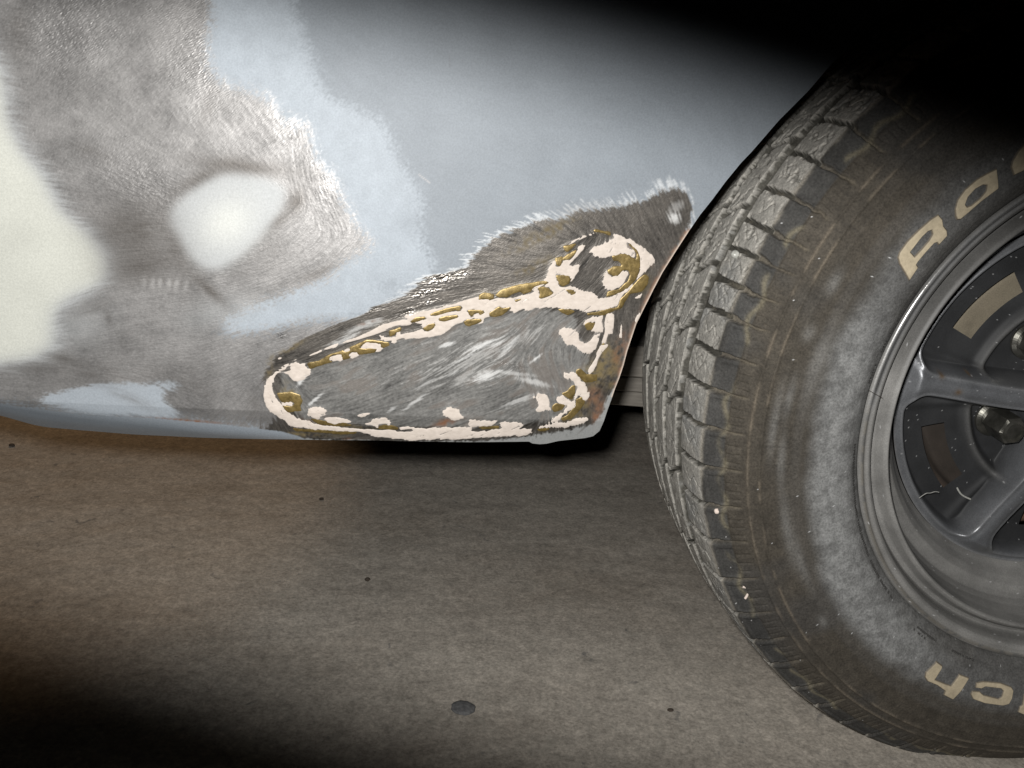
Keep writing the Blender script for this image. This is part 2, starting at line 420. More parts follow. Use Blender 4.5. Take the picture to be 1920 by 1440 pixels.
# charcoal sanded field round the repair
CHAR = [(1282, 357), (1297, 372), (1298, 400), (1288, 430), (1280, 450), (1262, 480), (1400, 560), (1300, 860), (470, 860), (480, 812), (500, 800), (520, 780), (498, 740), (495, 700),
        (520, 665), (560, 640), (610, 615), (680, 592), (705, 572), (745, 562), (772, 540), (800, 520), (840, 510), (875, 500), (885, 482), (905, 462), (935, 440), (965, 430),
        (1000, 415), (1060, 408), (1085, 394), (1120, 392), (1170, 385), (1205, 375), (1235, 361), (1265, 353)]
fc_ = fill(CHAR)
base_m = 0.45*blur(fc_, 4)+0.55*smear(blur(fc_, 2), 22)
wide_m = 0.35*blur(fc_, 7)+0.65*smear(blur(fc_, 3), 36)
gb = 2*np.sqrt(np.clip(base_m*(1-base_m), 0, 0.25)); gw = 2*np.sqrt(np.clip(wide_m*(1-wide_m), 0, 0.25))
halo = ss(wide_m + 0.95*gw*(L_long-0.5), 0.20, 0.42)
lay(np.array([0.50, 0.52, 0.535]), halo*0.85*ss(gx, 600, 800), 0.1)
lay(np.array([0.26, 0.25, 0.245]), ss(wide_m + 0.7*gw*(L_long-0.5), 0.25, 0.5)*ss(gx, 850, 500), 0.6, 0.4)
mch = ss(base_m + 0.8*gb*(L_long-0.5)+0.2*gb*(L_wide-0.5), 0.36, 0.62)
ct = char*(0.80+0.40*C30+1.0*(L_long-0.5)+0.45*(L_wide-0.5)+0.35*(grain-0.5)+0.35*(L_short-0.5))[..., None]
lay(ct, mch, 0.45, 0.42)
# inside of the patch: cooler, with lighter scuffs
INNER = [(520, 700), (560, 690), (640, 670), (760, 630), (880, 600), (1000, 575), (1080, 590), (1090, 640), (1110, 680), (1080, 740), (1050, 790), (900, 800), (700, 800), (570, 785), (530, 760)]
mi = region(INNER, 8, 0.5)
lay(np.array([0.215, 0.212, 0.203])*(0.92+0.55*(L_long-0.5)+0.22*(L_wide-0.5)+0.6*(C30-0.5)+0.35*(grain-0.5)+0.3*(L_short-0.5))[..., None]*0.86, mi*0.9, 0.22, 0.5)
lay((0.14, 0.12, 0.105), mi*ss(L_wide*0.6+C30*0.6, 0.62, 0.85)*0.6)
lay((0.47, 0.465, 0.45), mi*ss(1.1*(L_long-0.5)+0.12+0.3*(L_short-0.5)+0.9*ell(905, 660, 95, 26, -28)+0.5*ell(900, 710, 80, 26, -15)+0.45*ell(990, 640, 40, 26, -50)+0.35*ell(760, 700, 90, 40, -20), 0.62, 1.15)*0.5)
for (x, y, rx, ry, a, k) in [(903, 648, 34, 5, -24, .9), (838, 646, 14, 4, -12, .8), (912, 704, 24, 8, -20, .95), (945, 660, 24, 4, -42, .6), (1005, 672, 16, 3, -38, .9), (1000, 716, 36, 5, 14, .6),
                             (930, 648, 20, 3, -30, .6), (970, 752, 38, 4, -22, .5), (565, 712, 5, 14, 30, .9), (590, 750, 18, 3, -40, .8), (965, 640, 26, 3, -48, .5), (960, 700, 40, 4, 6, .5),
                             (870, 672, 26, 3, -26, .45), (800, 718, 22, 2.5, -30, .4), (735, 768, 10, 3, -30, .5), (850, 700, 22, 2.5, -25, .35), (1130, 690, 12, 3, -60, .0),
                             (780, 752, 28, 3, -36, .6), (640, 640, 30, 5, -25, .45), (680, 612, 34, 6, -22, .5), (1265, 408, 12, 9, 50, .85), (1268, 388, 10, 14, 60, .3)]:
    E_ = ell(x, y, rx*1.15, ry*1.25, a, 1.0); lay((0.60, 0.60, 0.59), ss(E_+1.5*np.sqrt(np.clip(E_*(1-E_), 0, .25))*(L_long-0.5), 0.22, 0.95)*k*0.9, 0.1, 0.6)
# translucent cream filler
F1 = [(-80, 60), (-5, 90), (12, 150), (22, 230), (48, 285), (88, 325), (118, 395), (165, 425), (205, 475), (216, 508), (190, 545), (125, 560), (105, 590), (118, 640), (100, 665), (40, 684), (-80, 695)]
F2 = [(314, 420), (322, 395), (345, 368), (385, 338), (425, 326), (480, 330), (520, 345), (537, 362), (527, 392), (503, 425), (475, 452), (445, 484), (410, 506), (378, 500), (350, 474), (335, 440)]
m1 = 0.55*blur(fill(F1), 32)+0.45*smear(blur(fill(F1), 16), 32); m2 = 0.7*blur(fill(F2), 17)+0.3*smear(blur(fill(F2), 9), 12)
w1 = ss(m1+0.8*np.sqrt(np.clip(m1*(1-m1), 0, .25))*(L_long-0.5), 0.06, 0.84); w2 = ss(m2*1.08+0.22*np.sqrt(np.clip(m2*(1-m2), 0, .25))*(L_long-0.5), 0.05, 0.98)
lay(milk, w1*0.95, 0.0, 0.5); lay(milk*1.06, w2*0.97, 0.0, 0.5)
lay(cream*(1+0.10*(C30[..., None]-0.5)), ss(m1, 0.45, 1.0)*0.95); lay(np.array([0.55, 0.56, 0.53]), ell(425, 418, 56, 44, -30)*0.85)
lay(milk*0.92, ell(150, 610, 60, 40, -30)*0.45, 0.2)
# dirt, heat marks and worn spots
for (x, y, rx, ry, a, k) in [(250, 435, 80, 62, 0, .72), (265, 500, 75, 30, -8, .62), (455, 312, 90, 16, 6, .8), (375, 335, 55, 14, -28, .7), (556, 378, 18, 26, 30, .75), (523, 414, 28, 11, -45, .62), (392, 543, 44, 10, 42, .70), (500, 480, 60, 30, -30, .2), (330, 470, 16, 60, -20, .4),
                             (600, 510, 46, 8, -22, .45), (118, 672, 30, 9, 15, .55), (60, 690, 70, 10, 0, .35), (203, 596, 7, 18, -18, .4), (175, 575, 40, 14, -20, .3), (390, 200, 14, 40, 15, .3), (240, 745, 60, 10, 25, .25),
                             (360, 720, 50, 20, 20, .2), (200, 700, 120, 20, 0, .22), (170, 285, 40, 12, 20, .3), (35, 60, 26, 60, 0, .35), (530, 790, 120, 8, 3, .35), (480, 760, 26, 26, 0, .25), (1100, 395, 60, 16, -5, .25), (960, 480, 60, 25, -20, .2)]:
    lay((0.10, 0.092, 0.085), ell(x, y, rx, ry, a, 1.1)*np.clip(k*1.25+0.35*(L_long-0.5)+0.2*(C10-0.5), 0, 1))
for k in range(6):
    jx, jy, jk = [(0, 0, .35), (1.5, 1, .5), (-1, 0, .6), (1, -1, .62), (0, 1, .5), (2.5, 3, .35)][k]
    lay((0.40, 0.39, 0.38), ell(270+k*15.3+jx, 530+k*0.9+jy, 4.6, 10+jy, 6, .9)*jk)
    lay((0.12, 0.11, 0.10), ell(277.5+k*15.3+jx, 526+k*0.9+jy, 2.6, 7, 3, .9)*jk*0.6)
# brown edge stain, rust and brass haze
rust = np.array([0.175, 0.085, 0.046]); ochre = np.array([0.165, 0.125, 0.055])
for (c, x, y, rx, ry, a, k) in [(rust, 345, 789, 70, 3.5, 4, .8), (rust, 650, 823, 7, 3, 0, .9), (rust, 835, 792, 22, 7, -10, .75), (rust, 1112, 742, 13, 18, 10, .8), (rust, 1124, 768, 9, 20, 15, .7),
                                (rust, 1117, 790, 7, 18, 0, .8), (ochre*0.9, 1150, 690, 10, 40, 12, .7), (ochre, 1135, 668, 14, 24, 20, .8), (rust*0.9, 1160, 655, 9, 30, 15, .55), (ochre, 1115, 700, 22, 26, 20, .7), (ochre*.8, 1080, 770, 34, 20, -35, .4),
                                (ochre*.7, 1020, 440, 70, 12, -25, .35), (ochre*.7, 1205, 530, 14, 20, 10, .6), (rust*.8, 1190, 470, 40, 6, 40, .35), (ochre*.6, 1000, 500, 40, 10, -25, .3), (ochre*.8, 540, 655, 40, 5, -28, .6), (ochre*.7, 505, 690, 8, 20, 10, .4),
                                (ochre*.8, 540, 740, 12, 26, 0, .6), (ochre*.9, 560, 815, 60, 4, 2, .6), (ochre*.7, 640, 800, 60, 5, 3, .4), (rust*.7, 690, 605, 20, 3, -15, .4), (rust*.6, 600, 790, 40, 8, 5, .25)]:
    lay(c, ell(x, y, rx, ry, a, .8)*np.clip(k*0.9+1.3*(C4-0.5)+0.6*(grain-0.5), 0, 1), 0.1, 0.7)
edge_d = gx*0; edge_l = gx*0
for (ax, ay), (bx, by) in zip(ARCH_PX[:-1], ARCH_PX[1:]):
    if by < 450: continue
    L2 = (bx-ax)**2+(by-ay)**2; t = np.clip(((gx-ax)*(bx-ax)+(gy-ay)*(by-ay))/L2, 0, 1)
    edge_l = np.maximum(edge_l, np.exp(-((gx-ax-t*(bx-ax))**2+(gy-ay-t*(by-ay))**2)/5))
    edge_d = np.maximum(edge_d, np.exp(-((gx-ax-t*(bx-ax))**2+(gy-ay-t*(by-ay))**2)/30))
lay(rust*1.3, edge_d*np.clip(0.6+1.6*(C4-0.5), 0, 1)*(gy < 722), 0.0, 0.8)
# grey stone-guard strip along the hem and corner
lay(primer*1.0, region([(-80, 757), (0, 758), (73, 767), (164, 779), (292, 784), (419, 796), (529, 809), (560, 818), (700, 880), (-80, 880)], 1, 0.25), 0.0, 0.6)
lay(np.array([0.26, 0.265, 0.262]), region([(560, 822), (760, 828), (900, 826), (980, 820), (1045, 809), (1085, 801), (1112, 796), (1110, 798), (1125, 780), (1138, 765), (1132, 760), (1140, 740), (1155, 726), (1175, 735), (1140, 860), (560, 860)], 2, 0.5, 0.5)*0.9, 0.0, 0.6)
lay((0.15, 0.135, 0.12), region([(-80, 770), (0, 770), (73, 786), (182, 798), (365, 810), (560, 822), (560, 880), (-80, 880)], 4)*0.45)
lay((0.10, 0.09, 0.08), ell(1097, 801, 20, 1.6, -42, .6)*0.6)
# scratches in the primer
for (ax, ay, bx, by, wd) in [(785, 327, 806, 343, 1.0), (843, 105, 843, 126, 0.8)]:
    L2 = (bx-ax)**2+(by-ay)**2; t = np.clip(((gx-ax)*(bx-ax)+(gy-ay)*(by-ay))/L2, 0, 1)
    lay((0.5, 0.47, 0.45) if ax != 843 else (0.15, 0.15, 0.16), np.exp(-((gx-ax-t*(bx-ax))**2+(gy-ay-t*(by-ay))**2)/wd**2)*0.6)
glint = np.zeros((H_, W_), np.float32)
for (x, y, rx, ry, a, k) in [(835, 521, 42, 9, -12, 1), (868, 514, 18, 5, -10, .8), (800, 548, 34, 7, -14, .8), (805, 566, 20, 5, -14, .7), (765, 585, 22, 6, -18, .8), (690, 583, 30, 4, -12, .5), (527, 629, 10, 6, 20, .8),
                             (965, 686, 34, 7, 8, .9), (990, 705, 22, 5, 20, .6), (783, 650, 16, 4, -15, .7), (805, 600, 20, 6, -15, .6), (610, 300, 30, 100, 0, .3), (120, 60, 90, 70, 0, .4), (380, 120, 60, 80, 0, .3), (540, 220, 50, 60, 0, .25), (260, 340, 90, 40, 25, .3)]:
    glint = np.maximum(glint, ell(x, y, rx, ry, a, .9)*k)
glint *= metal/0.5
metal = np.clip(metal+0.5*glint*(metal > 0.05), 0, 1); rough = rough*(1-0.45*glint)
lay((0.42, 0.41, 0.40), np.clip(glint*0.8*ss(L_short*0.6+grain*0.5, 0.58, 0.82), 0, 1))  # glints on the steel painted into the colour as pale specks
scr = 0.5+(L_long-0.5)*metal*0.75+(L_short-0.5)*metal*1.1+(grain-0.5)*metal*0.5
scr = scr+glint*((L_short-0.5)*1.3+(grain-0.5)*1.0)
rough = np.clip(rough-0.16*metal*(L_long-0.5)*2, 0.2, 0.9)
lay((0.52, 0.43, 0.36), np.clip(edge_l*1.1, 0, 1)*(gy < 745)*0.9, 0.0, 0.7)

# filler and braze outlines
def c3(L): return [(1000+x/6, 400+y/6) for x, y in L]
def c4(L): return [(760+x/6, 480+y/6) for x, y in L]
def c5(L): return [(480+x/5.143, 560+y/5.143) for x, y in L]
def c6(L): return [(880+x/6, 600+y/6) for x, y in L]
SEAL = [c5([(620,495),(520,540),(420,580),(350,590),(270,640),(250,670),(180,710),(110,780),(80,850),(75,950),(90,1030),(140,1100),(200,1130),(290,1190),(320,1230),(420,1240),(560,1260),(700,1270),(830,1280),(1000,1280),(1150,1330),(1543,1372),(1560,1290),(1300,1265),(1000,1255),(870,1240),(750,1225),(600,1210),(480,1180),(400,1150),(330,1110),(270,1070),(230,1010),(190,960),(160,900),(155,830),(180,760),(220,710),(280,680),(330,610),(420,590),(520,550),(635,505)]),
 c5([(650,485),(720,450),(790,425),(800,440),(780,465),(690,495)]),
 c5([(800,425),(900,395),(1000,360),(1100,315),(1180,265),(1270,230),(1400,205),(1480,205),(1500,250),(1350,260),(1250,300),(1150,340),(1050,375),(930,412),(830,425)]),
 c5([(330,630),(380,615),(460,620),(490,660),(530,685),(515,730),(450,790),(370,800),(330,770),(310,730),(270,715),(330,690)]),
 c5([(230,980),(260,1000),(350,990),(375,1010),(340,1035),(270,1030)]),
 c5([(500,1060),(560,1040),(640,1050),(690,1080),(650,1120),(590,1165),(530,1140),(495,1125)]),
 c5([(655,1150),(720,1140),(820,1150),(890,1160),(920,1190),(900,1215),(850,1185),(790,1190),(770,1215),(690,1190)]),
 c5([(1030,1200),(1080,1190),(1180,1145),(1270,1150),(1300,1190),(1290,1225),(1230,1205),(1170,1215),(1190,1240),(1160,1250),(1120,1215),(1060,1215)]),
 c5([(970,1130),(1040,1100),(1100,1105),(1060,1140),(990,1145)]),
 c5([(1370,1245),(1430,1235),(1543,1240),(1543,1265),(1450,1265),(1400,1265)]),
 c5([(715,560),(740,545),(820,535),(835,580),(820,605),(740,605),(710,590)]),
 c5([(890,540),(920,510),(970,510),(990,540),(950,570),(910,570)]),
 c5([(835,500),(870,485),(915,475),(900,500),(850,515)]),
 c5([(990,475),(1060,420),(1150,425),(1205,435),(1200,460),(1225,475),(1200,510),(1145,515),(1170,480),(1110,475),(1050,480)]),
 c5([(1180,350),(1240,360),(1290,380),(1340,370),(1350,320),(1395,320),(1390,350),(1560,300),(1560,380),(1400,390),(1360,400),(1340,435),(1295,430),(1310,395),(1250,410),(1200,385)]),
 c4([(-20,668),(260,610),(520,545),(830,440),(1000,470),(1060,470),(1180,470),(1280,440),(1410,420),(1500,380),(1560,320),(1640,260),(1600,200),(1610,160),(1640,90),(1670,55),(1690,60),(1690,210),(1725,330),(1800,350),(1800,590),(1620,580),(1560,545),(1480,570),(1380,620),(1330,600),(1290,610),(1230,640),(1160,610),(1100,650),(1020,690),(940,690),(900,690),(860,760),(700,780),(650,740),(560,770),(500,830),(400,890),(300,910),(150,925),(-20,930),(-20,860),(120,850),(190,800),(180,760),(60,740)]),
 c3([(165,620),(200,570),(235,530),(243,560),(243,700),(290,830),(350,830),(430,815),(470,820),(520,860),(610,880),(690,890),(730,955),(820,950),(950,900),(1060,840),(1125,790),(1110,830),(1000,920),(960,980),(940,1040),(800,1080),(580,1115),(480,1080),(200,1060),(0,1060),(0,800),(110,750),(160,700)]),
 c3([(410,350),(470,290),(560,250),(680,210),(735,210),(650,250),(560,280),(480,310),(440,340)]),
 c3([(1035,285),(1080,285),(1200,360),(1330,470),(1385,530),(1310,590),(1280,640),(1155,750),(1190,660),(1205,580),(1190,480),(1150,400),(1090,350),(1040,320)]),
 c3([(880,235),(940,228),(1000,250),(1050,290),(1045,330),(1060,380),(1120,410),(1150,460),(1140,500),(1080,470),(1000,450),(880,480),(740,500),(690,480),(670,450),(620,440),(680,380),(780,340),(880,290),(930,265),(890,255)]),
 c3([(250,600),(310,590),(330,530),(420,520),(440,490),(500,410),(470,400),(520,350),(590,350),(560,400),(470,500),(400,580),(440,600),(510,580),(525,620),(480,700),(420,780),(415,710),(340,700),(270,670)]),
 c3([(780,760),(800,690),(830,640),(860,700),(900,710),(960,690),(990,650),(1050,640),(1060,690),(1020,780),(960,850),(880,860),(820,850),(790,820)]),
 c3([(560,1250),(600,1190),(680,1160),(790,1150),(770,1210),(790,1340),(680,1330),(600,1300)]),
 c3([(830,1120),(880,1110),(910,1160),(910,1250),(880,1360),(840,1350),(790,1440),(770,1500),(770,1440),(800,1330),(800,1230)]),
 c3([(985,1220),(1000,1250),(990,1400),(960,1395)]), c3([(1170,1130),(1215,1110),(1200,1170),(1150,1245),(1140,1200)]),
 c3([(1065,945),(1130,950),(1200,910),(1240,885),(1200,950),(1120,965)]),
 c6([(1000,150),(1020,100),(1080,85),(1180,100),(1230,150),(1240,230),(1300,260),(1340,250),(1390,200),(1410,175),(1470,145),(1470,170),(1440,190),(1480,215),(1440,260),(1420,330),(1360,370),(1290,380),(1240,330),(1160,280),(1100,280),(1060,240),(1060,200)]),
 c6([(1505,220),(1520,120),(1530,0),(1600,0),(1600,100),(1550,180),(1530,250),(1490,235)]),
 c6([(1470,290),(1540,280),(1590,270),(1520,320),(1490,360),(1440,440),(1440,500),(1390,590),(1340,610),(1330,580),(1380,480),(1420,420),(1440,350)]),
 c6([(1060,600),(1120,590),(1160,570),(1220,620),(1250,680),(1310,720),(1330,800),(1300,830),(1220,860),(1190,890),(1190,970),(1130,1020),(1050,1080),(1010,1130),(880,1165),(960,1090),(1050,1030),(1100,960),(1000,930),(950,900),(1000,855),(1060,850),(1110,890),(1150,920),(1190,850),(1200,790),(1240,740),(1200,740),(1180,700),(1120,660),(1060,650)]),
 c6([(720,870),(790,820),(880,840),(895,900),(900,980),(930,1020),(850,1010),(780,1040),(740,1010),(780,960),(770,910)]),
 c6([(0,1120),(100,1130),(320,1130),(300,1160),(240,1200),(100,1195),(0,1200)]),
 c6([(340,1160),(400,1145),(600,1155),(600,1200),(500,1225),(700,1220),(720,1260),(640,1300),(300,1315),(-60,1330),(-60,1230),(100,1255),(300,1230),(370,1220)]),
 c6([(800,1190),(1000,1150),(1080,1150),(1200,1100),(1340,1090),(1350,1130),(1250,1165),(1100,1215),(960,1210),(760,1220)]),
 c6([(1270,840),(1340,810),(1370,850),(1310,900),(1270,900)]),
 [(775,803),(885,801),(885,822),(775,825)], [(828,770),(845,762),(860,768),(871,786),(852,788),(832,780)], [(880,788),(893,785),(897,800),(880,800)],
 [(520,672),(526,668),(530,671),(523,675)]]
BTOP = [c4(q) for q in [[(820,490),(825,440),(880,410),(1000,425),(1000,480),(950,495),(900,480)], [(1005,440),(1080,380),(1200,340),(1350,305),(1500,285),(1610,275),(1600,310),(1450,340),(1400,410),(1330,430),(1290,400),(1200,430),(1150,460),(1060,470)],
 [(1490,350),(1560,340),(1620,360),(1670,420),(1600,460),(1500,480),(1510,420)], [(940,640),(1000,600),(1060,560),(1100,590),(1200,560),(1150,620),(1080,670),(1000,690),(950,680)], [(690,610),(800,600),(880,610),(885,640),(840,675),(830,640),(790,640),(760,670),(740,690)],
 [(650,740),(700,710),(850,705),(865,730),(800,770),(720,790),(670,780)], [(260,665),(350,620),(450,590),(600,555),(640,570),(610,620),(560,610),(450,640),(350,670)], [(370,700),(450,670),(590,660),(600,690),(450,735),(380,730)],
 [(55,730),(120,685),(220,680),(240,700),(120,740),(60,755)], [(190,820),(260,760),(340,750),(330,800),(250,850)], [(1220,490),(1300,475),(1310,490),(1240,520)]]] + \
 [c3(q) for q in [[(590,1125),(700,1110),(850,1070),(950,1050),(980,960),(1060,890),(1130,800),(1170,750),(1250,680),(1300,720),(1280,820),(1220,880),(1080,910),(1000,1060),(880,1110),(780,1150),(680,1140),(610,1150)],
 [(270,1080),(350,1070),(465,1090),(470,1110),(390,1145),(330,1120)], [(350,850),(450,860),(485,900),(440,915),(400,900)], [(250,700),(300,690),(400,700),(425,740),(400,790),(330,830),(290,800)],
 [(340,490),(400,450),(490,400),(480,440),(440,490),(400,520),(330,530)], [(245,500),(330,480),(320,560),(300,600),(255,580)], [(330,370),(400,350),(500,330),(430,400),(380,440),(350,420)],
 [(1040,320),(1090,345),(1155,400),(1195,480),(1205,580),(1190,660),(1150,750),(1080,820),(980,890),(880,925),(820,940),(830,880),(960,850),(1060,760),(1090,690),(1060,640),(1000,640),(960,690),(900,710),(840,680),(830,640),(900,590),(1000,590),(960,540),(900,540),(880,480),(1000,450),(1080,470),(1160,520),(1160,450),(1100,380)],
 [(700,170),(760,190),(870,210),(880,260),(780,220),(690,210),(670,190)], [(570,1250),(610,1220),(700,1230),(660,1310),(600,1310)]]]
BLOW = [c5(q) for q in [[(490,620),(600,600),(720,530),(830,500),(990,430),(1060,400),(1150,400),(1280,420),(1290,450),(1150,520),(1000,540),(850,590),(700,620),(520,680)], [(200,910),(330,900),(430,930),(450,980),(430,1040),(440,1080),(300,1100),(260,1040),(230,970)],
 [(500,1150),(700,1180),(780,1195),(900,1185),(925,1225),(750,1228),(600,1205)], [(340,1240),(450,1255),(640,1255),(800,1280),(980,1270),(970,1300),(850,1310),(600,1290),(380,1275)], [(1150,1240),(1250,1205),(1380,1240),(1370,1265),(1200,1260)],
 [(1280,310),(1400,275),(1400,300),(1340,350),(1290,370)]]] + \
 [c6(q) for q in [[(1200,560),(1250,545),(1320,600),(1440,610),(1440,680),(1380,700),(1300,700),(1240,640),(1190,600)], [(1030,830),(1100,800),(1150,740),(1190,730),(1190,820),(1150,900),(1060,850)], [(930,970),(980,930),(1090,950),(1040,1010),(950,1040),(920,1000)],
 [(1020,1110),(1100,1070),(1190,960),(1200,890),(1290,860),(1300,930),(1240,1020),(1150,1110),(1050,1130)], [(760,1230),(860,1180),(1010,1150),(980,1190),(850,1250),(780,1250)], [(80,1200),(220,1195),(340,1190),(330,1220),(150,1230)],
 [(100,1290),(280,1270),(300,1290),(150,1310)], [(400,1260),(640,1235),(650,1260),(500,1290)], [(1480,260),(1520,255),(1530,280),(1480,285)]]]
ms_, mt_, ml_ = (np.zeros((H_, W_), np.float32) for _ in range(3))
for q in SEAL: fill(q, ms_)
for q in BTOP: fill(q, mt_)
for q in BLOW: fill(q, ml_)
ms_ = ms_*(1-mt_); ml_ = np.maximum(ml_*(1-ms_), mt_)
SM = 0.62*boxb(boxb(ms_, 1), 1)+0.38*smear(boxb(ms_, 1), 9); gsm = 2*np.sqrt(np.clip(boxb(ms_, 3)*(1-boxb(ms_, 3)), 0, .25)); SM = SM + 0.95*gsm*(L_long-0.5) + 0.25*gsm*(C4-0.5) + 0.25*gsm*(grain-0.5)
BM = boxb(boxb(ml_, 1), 1) + 0.35*(C4-0.5) + 0.16*(grain-0.5)
# worn scratch lines through the filler, and stain round the braze
SM = np.minimum(SM, 1) - 0.8*ss(L_long, 0.92, 1.0)*(boxb(ms_, 3) > 0.5)
lay((0.55, 0.50, 0.46), ss(smear(blur(ms_, 2), 12)+0.5*(L_long-0.5), 0.35, 0.9)*0.6)
lay(ochre*0.8, blur(ml_, 3)*0.45*np.clip(0.6+1.0*(C4-0.5), 0, 1))

def samp(a, x, y):
    x = np.clip(x+OX, 0, W_-1.01); y = np.clip(y, 0, H_-1.01); x0 = x.astype(int); y0 = y.astype(int); fx = x-x0; fy = y-y0
    if a.ndim == 3: fx = fx[:, None]; fy = fy[:, None]
    return a[y0, x0]*(1-fx)*(1-fy)+a[y0, x0+1]*fx*(1-fy)+a[y0+1, x0]*(1-fx)*fy+a[y0+1, x0+1]*fx*fy
col = np.clip(col, 0.01, 0.95)
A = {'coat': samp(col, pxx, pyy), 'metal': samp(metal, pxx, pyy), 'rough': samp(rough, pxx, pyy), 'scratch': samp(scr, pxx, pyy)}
Fp = grid_faces(nv, nu)
# hem: the sheet turns inward round the bottom and the wheel opening
border = np.concatenate([np.arange(nu), (np.arange(1, nv))*nu+nu-1])
# the filler sits slightly hollow round the circular patch, weld seam proud
P3[:, 1] -= (samp(blur(np.maximum(ms_, ml_), 4), pxx, pyy))*0.0004
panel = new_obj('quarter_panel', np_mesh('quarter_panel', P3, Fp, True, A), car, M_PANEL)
panel['label'] = 'grey primed lower body panel, sanded to bare metal in patches'

# hem strip
Bp = P3[border]; inw = np.zeros_like(Bp)
tang = np.gradient(Bp, axis=0); nrm = np.cross(tang, np.array([0, 1.0, 0])); nrm /= np.linalg.norm(nrm, axis=1)[:, None]+1e-9
sgn = np.sign((nrm*(np.array([-0.7, 0, 0.2])-Bp)).sum(1)); nrm *= sgn[:, None]
rows = [Bp+np.array([0, 0, 0]), Bp+np.array([0, 0.0011, 0])+nrm*(-0.0002), Bp+np.array([0, 0.0022, 0])+nrm*0.0006, Bp+np.array([0, 0.009, 0])+nrm*0.003, Bp+np.array([0, 0.026, 0])+nrm*0.004]
H3 = np.concatenate(rows); nb = len(Bp)
hem = new_obj('folded_hem', np_mesh('folded_hem', H3, grid_faces(5, nb)), panel, M_EDGE)

def pieces(F):
    """face components of a quad mesh, by repeated minimum labels"""
    u_, inv = np.unique(F, return_inverse=True); G = inv.reshape(F.shape); lab = np.arange(len(u_))
    while True:
        m = lab[G].min(1); new = lab.copy()
        np.minimum.at(new, G.ravel(), np.repeat(m, G.shape[1])); new = new[new]
        if (new == lab).all(): break
        lab = new
    return lab[G[:, 0]]
def relief(name, small, mask, k, hmax, mat, label, hmin=-0.0003, extra=0.0, least=90, thr=0.5):
    mv = samp(mask, pxx, pyy)
    keep = lambda q: (mv[q].max(1) > 0.44)
    F = grid_faces(nv, nu, keep=keep)
    V = P3.copy(); off = np.clip((mv-thr)*k, hmin, hmax)
    bumpy = (fbm(P3, 260, 2, 2)-0.5)*extra*ss(mv, 0.5, 0.9)
    V[:, 1] -= off+bumpy
    lab = pieces(F); ids, cnt = np.unique(lab, return_counts=True)
    rest = np.isin(lab, ids[cnt < least])
    for n_, i_ in enumerate(ids[cnt >= least]):
        v, f_, _ = compact(V, F[lab == i_]); new_obj(name, np_mesh(name, v, f_), panel, mat)
    if rest.any():
        v, f_, _ = compact(V, F[rest]); o = new_obj(small, np_mesh(small, v, f_), panel, mat); o['kind'] = 'stuff'
relief('braze_bead', 'braze_specks', BM, 0.0006, 0.00015, M_BRAZE, '', extra=0.0002)
relief('filler_smear', 'filler_specks', SM, 0.0006, 0.00016, M_FILL, '', extra=0.0001, thr=0.52)

# ---------------------------------------------------------------- tyre
PROF = [(0.2075, 0.022), (0.2095, 0.0135), (0.2125, 0.0095), (0.2170, 0.006), (0.2230, 0.0025), (0.2320, 0.0), (0.2470, -0.0008), (0.2580, 0.0), (0.2700, 0.0012), (0.2800, 0.0024), (0.2890, 0.0042), (0.2960, 0.0072),
        (0.3040, 0.0115), (0.3110, 0.0160), (0.3180, 0.0210), (0.3232, 0.0255), (0.3257, 0.0290), (0.3276, 0.0400), (0.3290, 0.0550), (0.3300, 0.0736), (0.3310, 0.1000), (0.3315, 0.1150), (0.3310, 0.1300), (0.3300, 0.1564),
        (0.3290, 0.1750), (0.3276, 0.1900), (0.3257, 0.2010), (0.3180, 0.2090), (0.3000, 0.2200), (0.2600, 0.2300), (0.2200, 0.2240), (0.2075, 0.2100)]
PR = np.array(PROF); dS = np.concatenate([[0], np.cumsum(np.hypot(*np.diff(PR, axis=0).T))])
def smooth_prof(s):
    r = np.interp(s, dS, PR[:, 0]); y = np.interp(s, dS, PR[:, 1]); return r, y
s_at = lambda i: dS[i]
s_list = np.concatenate([np.arange(0, s_at(9), 0.0014), np.arange(s_at(9), s_at(12), 0.0008), np.arange(s_at(12), s_at(16), 0.0008), np.arange(s_at(16), s_at(26), 0.00075), np.linspace(s_at(26), s_at(31), 30)])
sfine = np.linspace(0, dS[-1], 4000); rf, yf = smooth_prof(sfine)
kern = np.hanning(61); kern /= kern.sum()
pad = lambda a: np.convolve(np.concatenate([np.full(30, a[0]), a, np.full(30, a[-1])]), kern, 'valid')
rf = pad(rf); yf = pad(yf)
th = np.concatenate([np.arange(112, 262, 0.145), np.arange(262, 472, 1.2)])
R0 = np.interp(s_list, sfine, rf); Y0 = np.interp(s_list, sfine, yf)
NR = np.gradient(Y0, s_list); NY = -np.gradient(R0, s_list)          # outward normal in (r,y)
ln = np.hypot(NR, NY); NR /= ln; NY /= ln
TH, SS = np.meshgrid(th, s_list); nS, nT = TH.shape
RR = np.repeat(R0[:, None], nT, 1); YY = np.repeat(Y0[:, None], nT, 1)
ang_ = np.radians(TH)
base = np.stack([RR*np.cos(ang_), YY, RR*np.sin(ang_)], -1).reshape(-1, 3)
w1_ = (fbm(base, 90, 1)-0.5).reshape(nS, nT); w2_ = (fbm(base, 90, 4)-0.5).reshape(nS, nT); w3_ = (fbm(base, 28, 2)-0.5).reshape(nS, nT)
w4_ = (fbm(base, 260, 2)-0.5).reshape(nS, nT); w5_ = (fbm(base, 260, 5)-0.5).reshape(nS, nT)
wr_ = 1+1.6*ss(TH, 185, 160); TW = TH + (w1_*0.34 + w4_*0.16)*wr_; YW = YY + (w2_*0.0012 + w5_*0.0007)*wr_
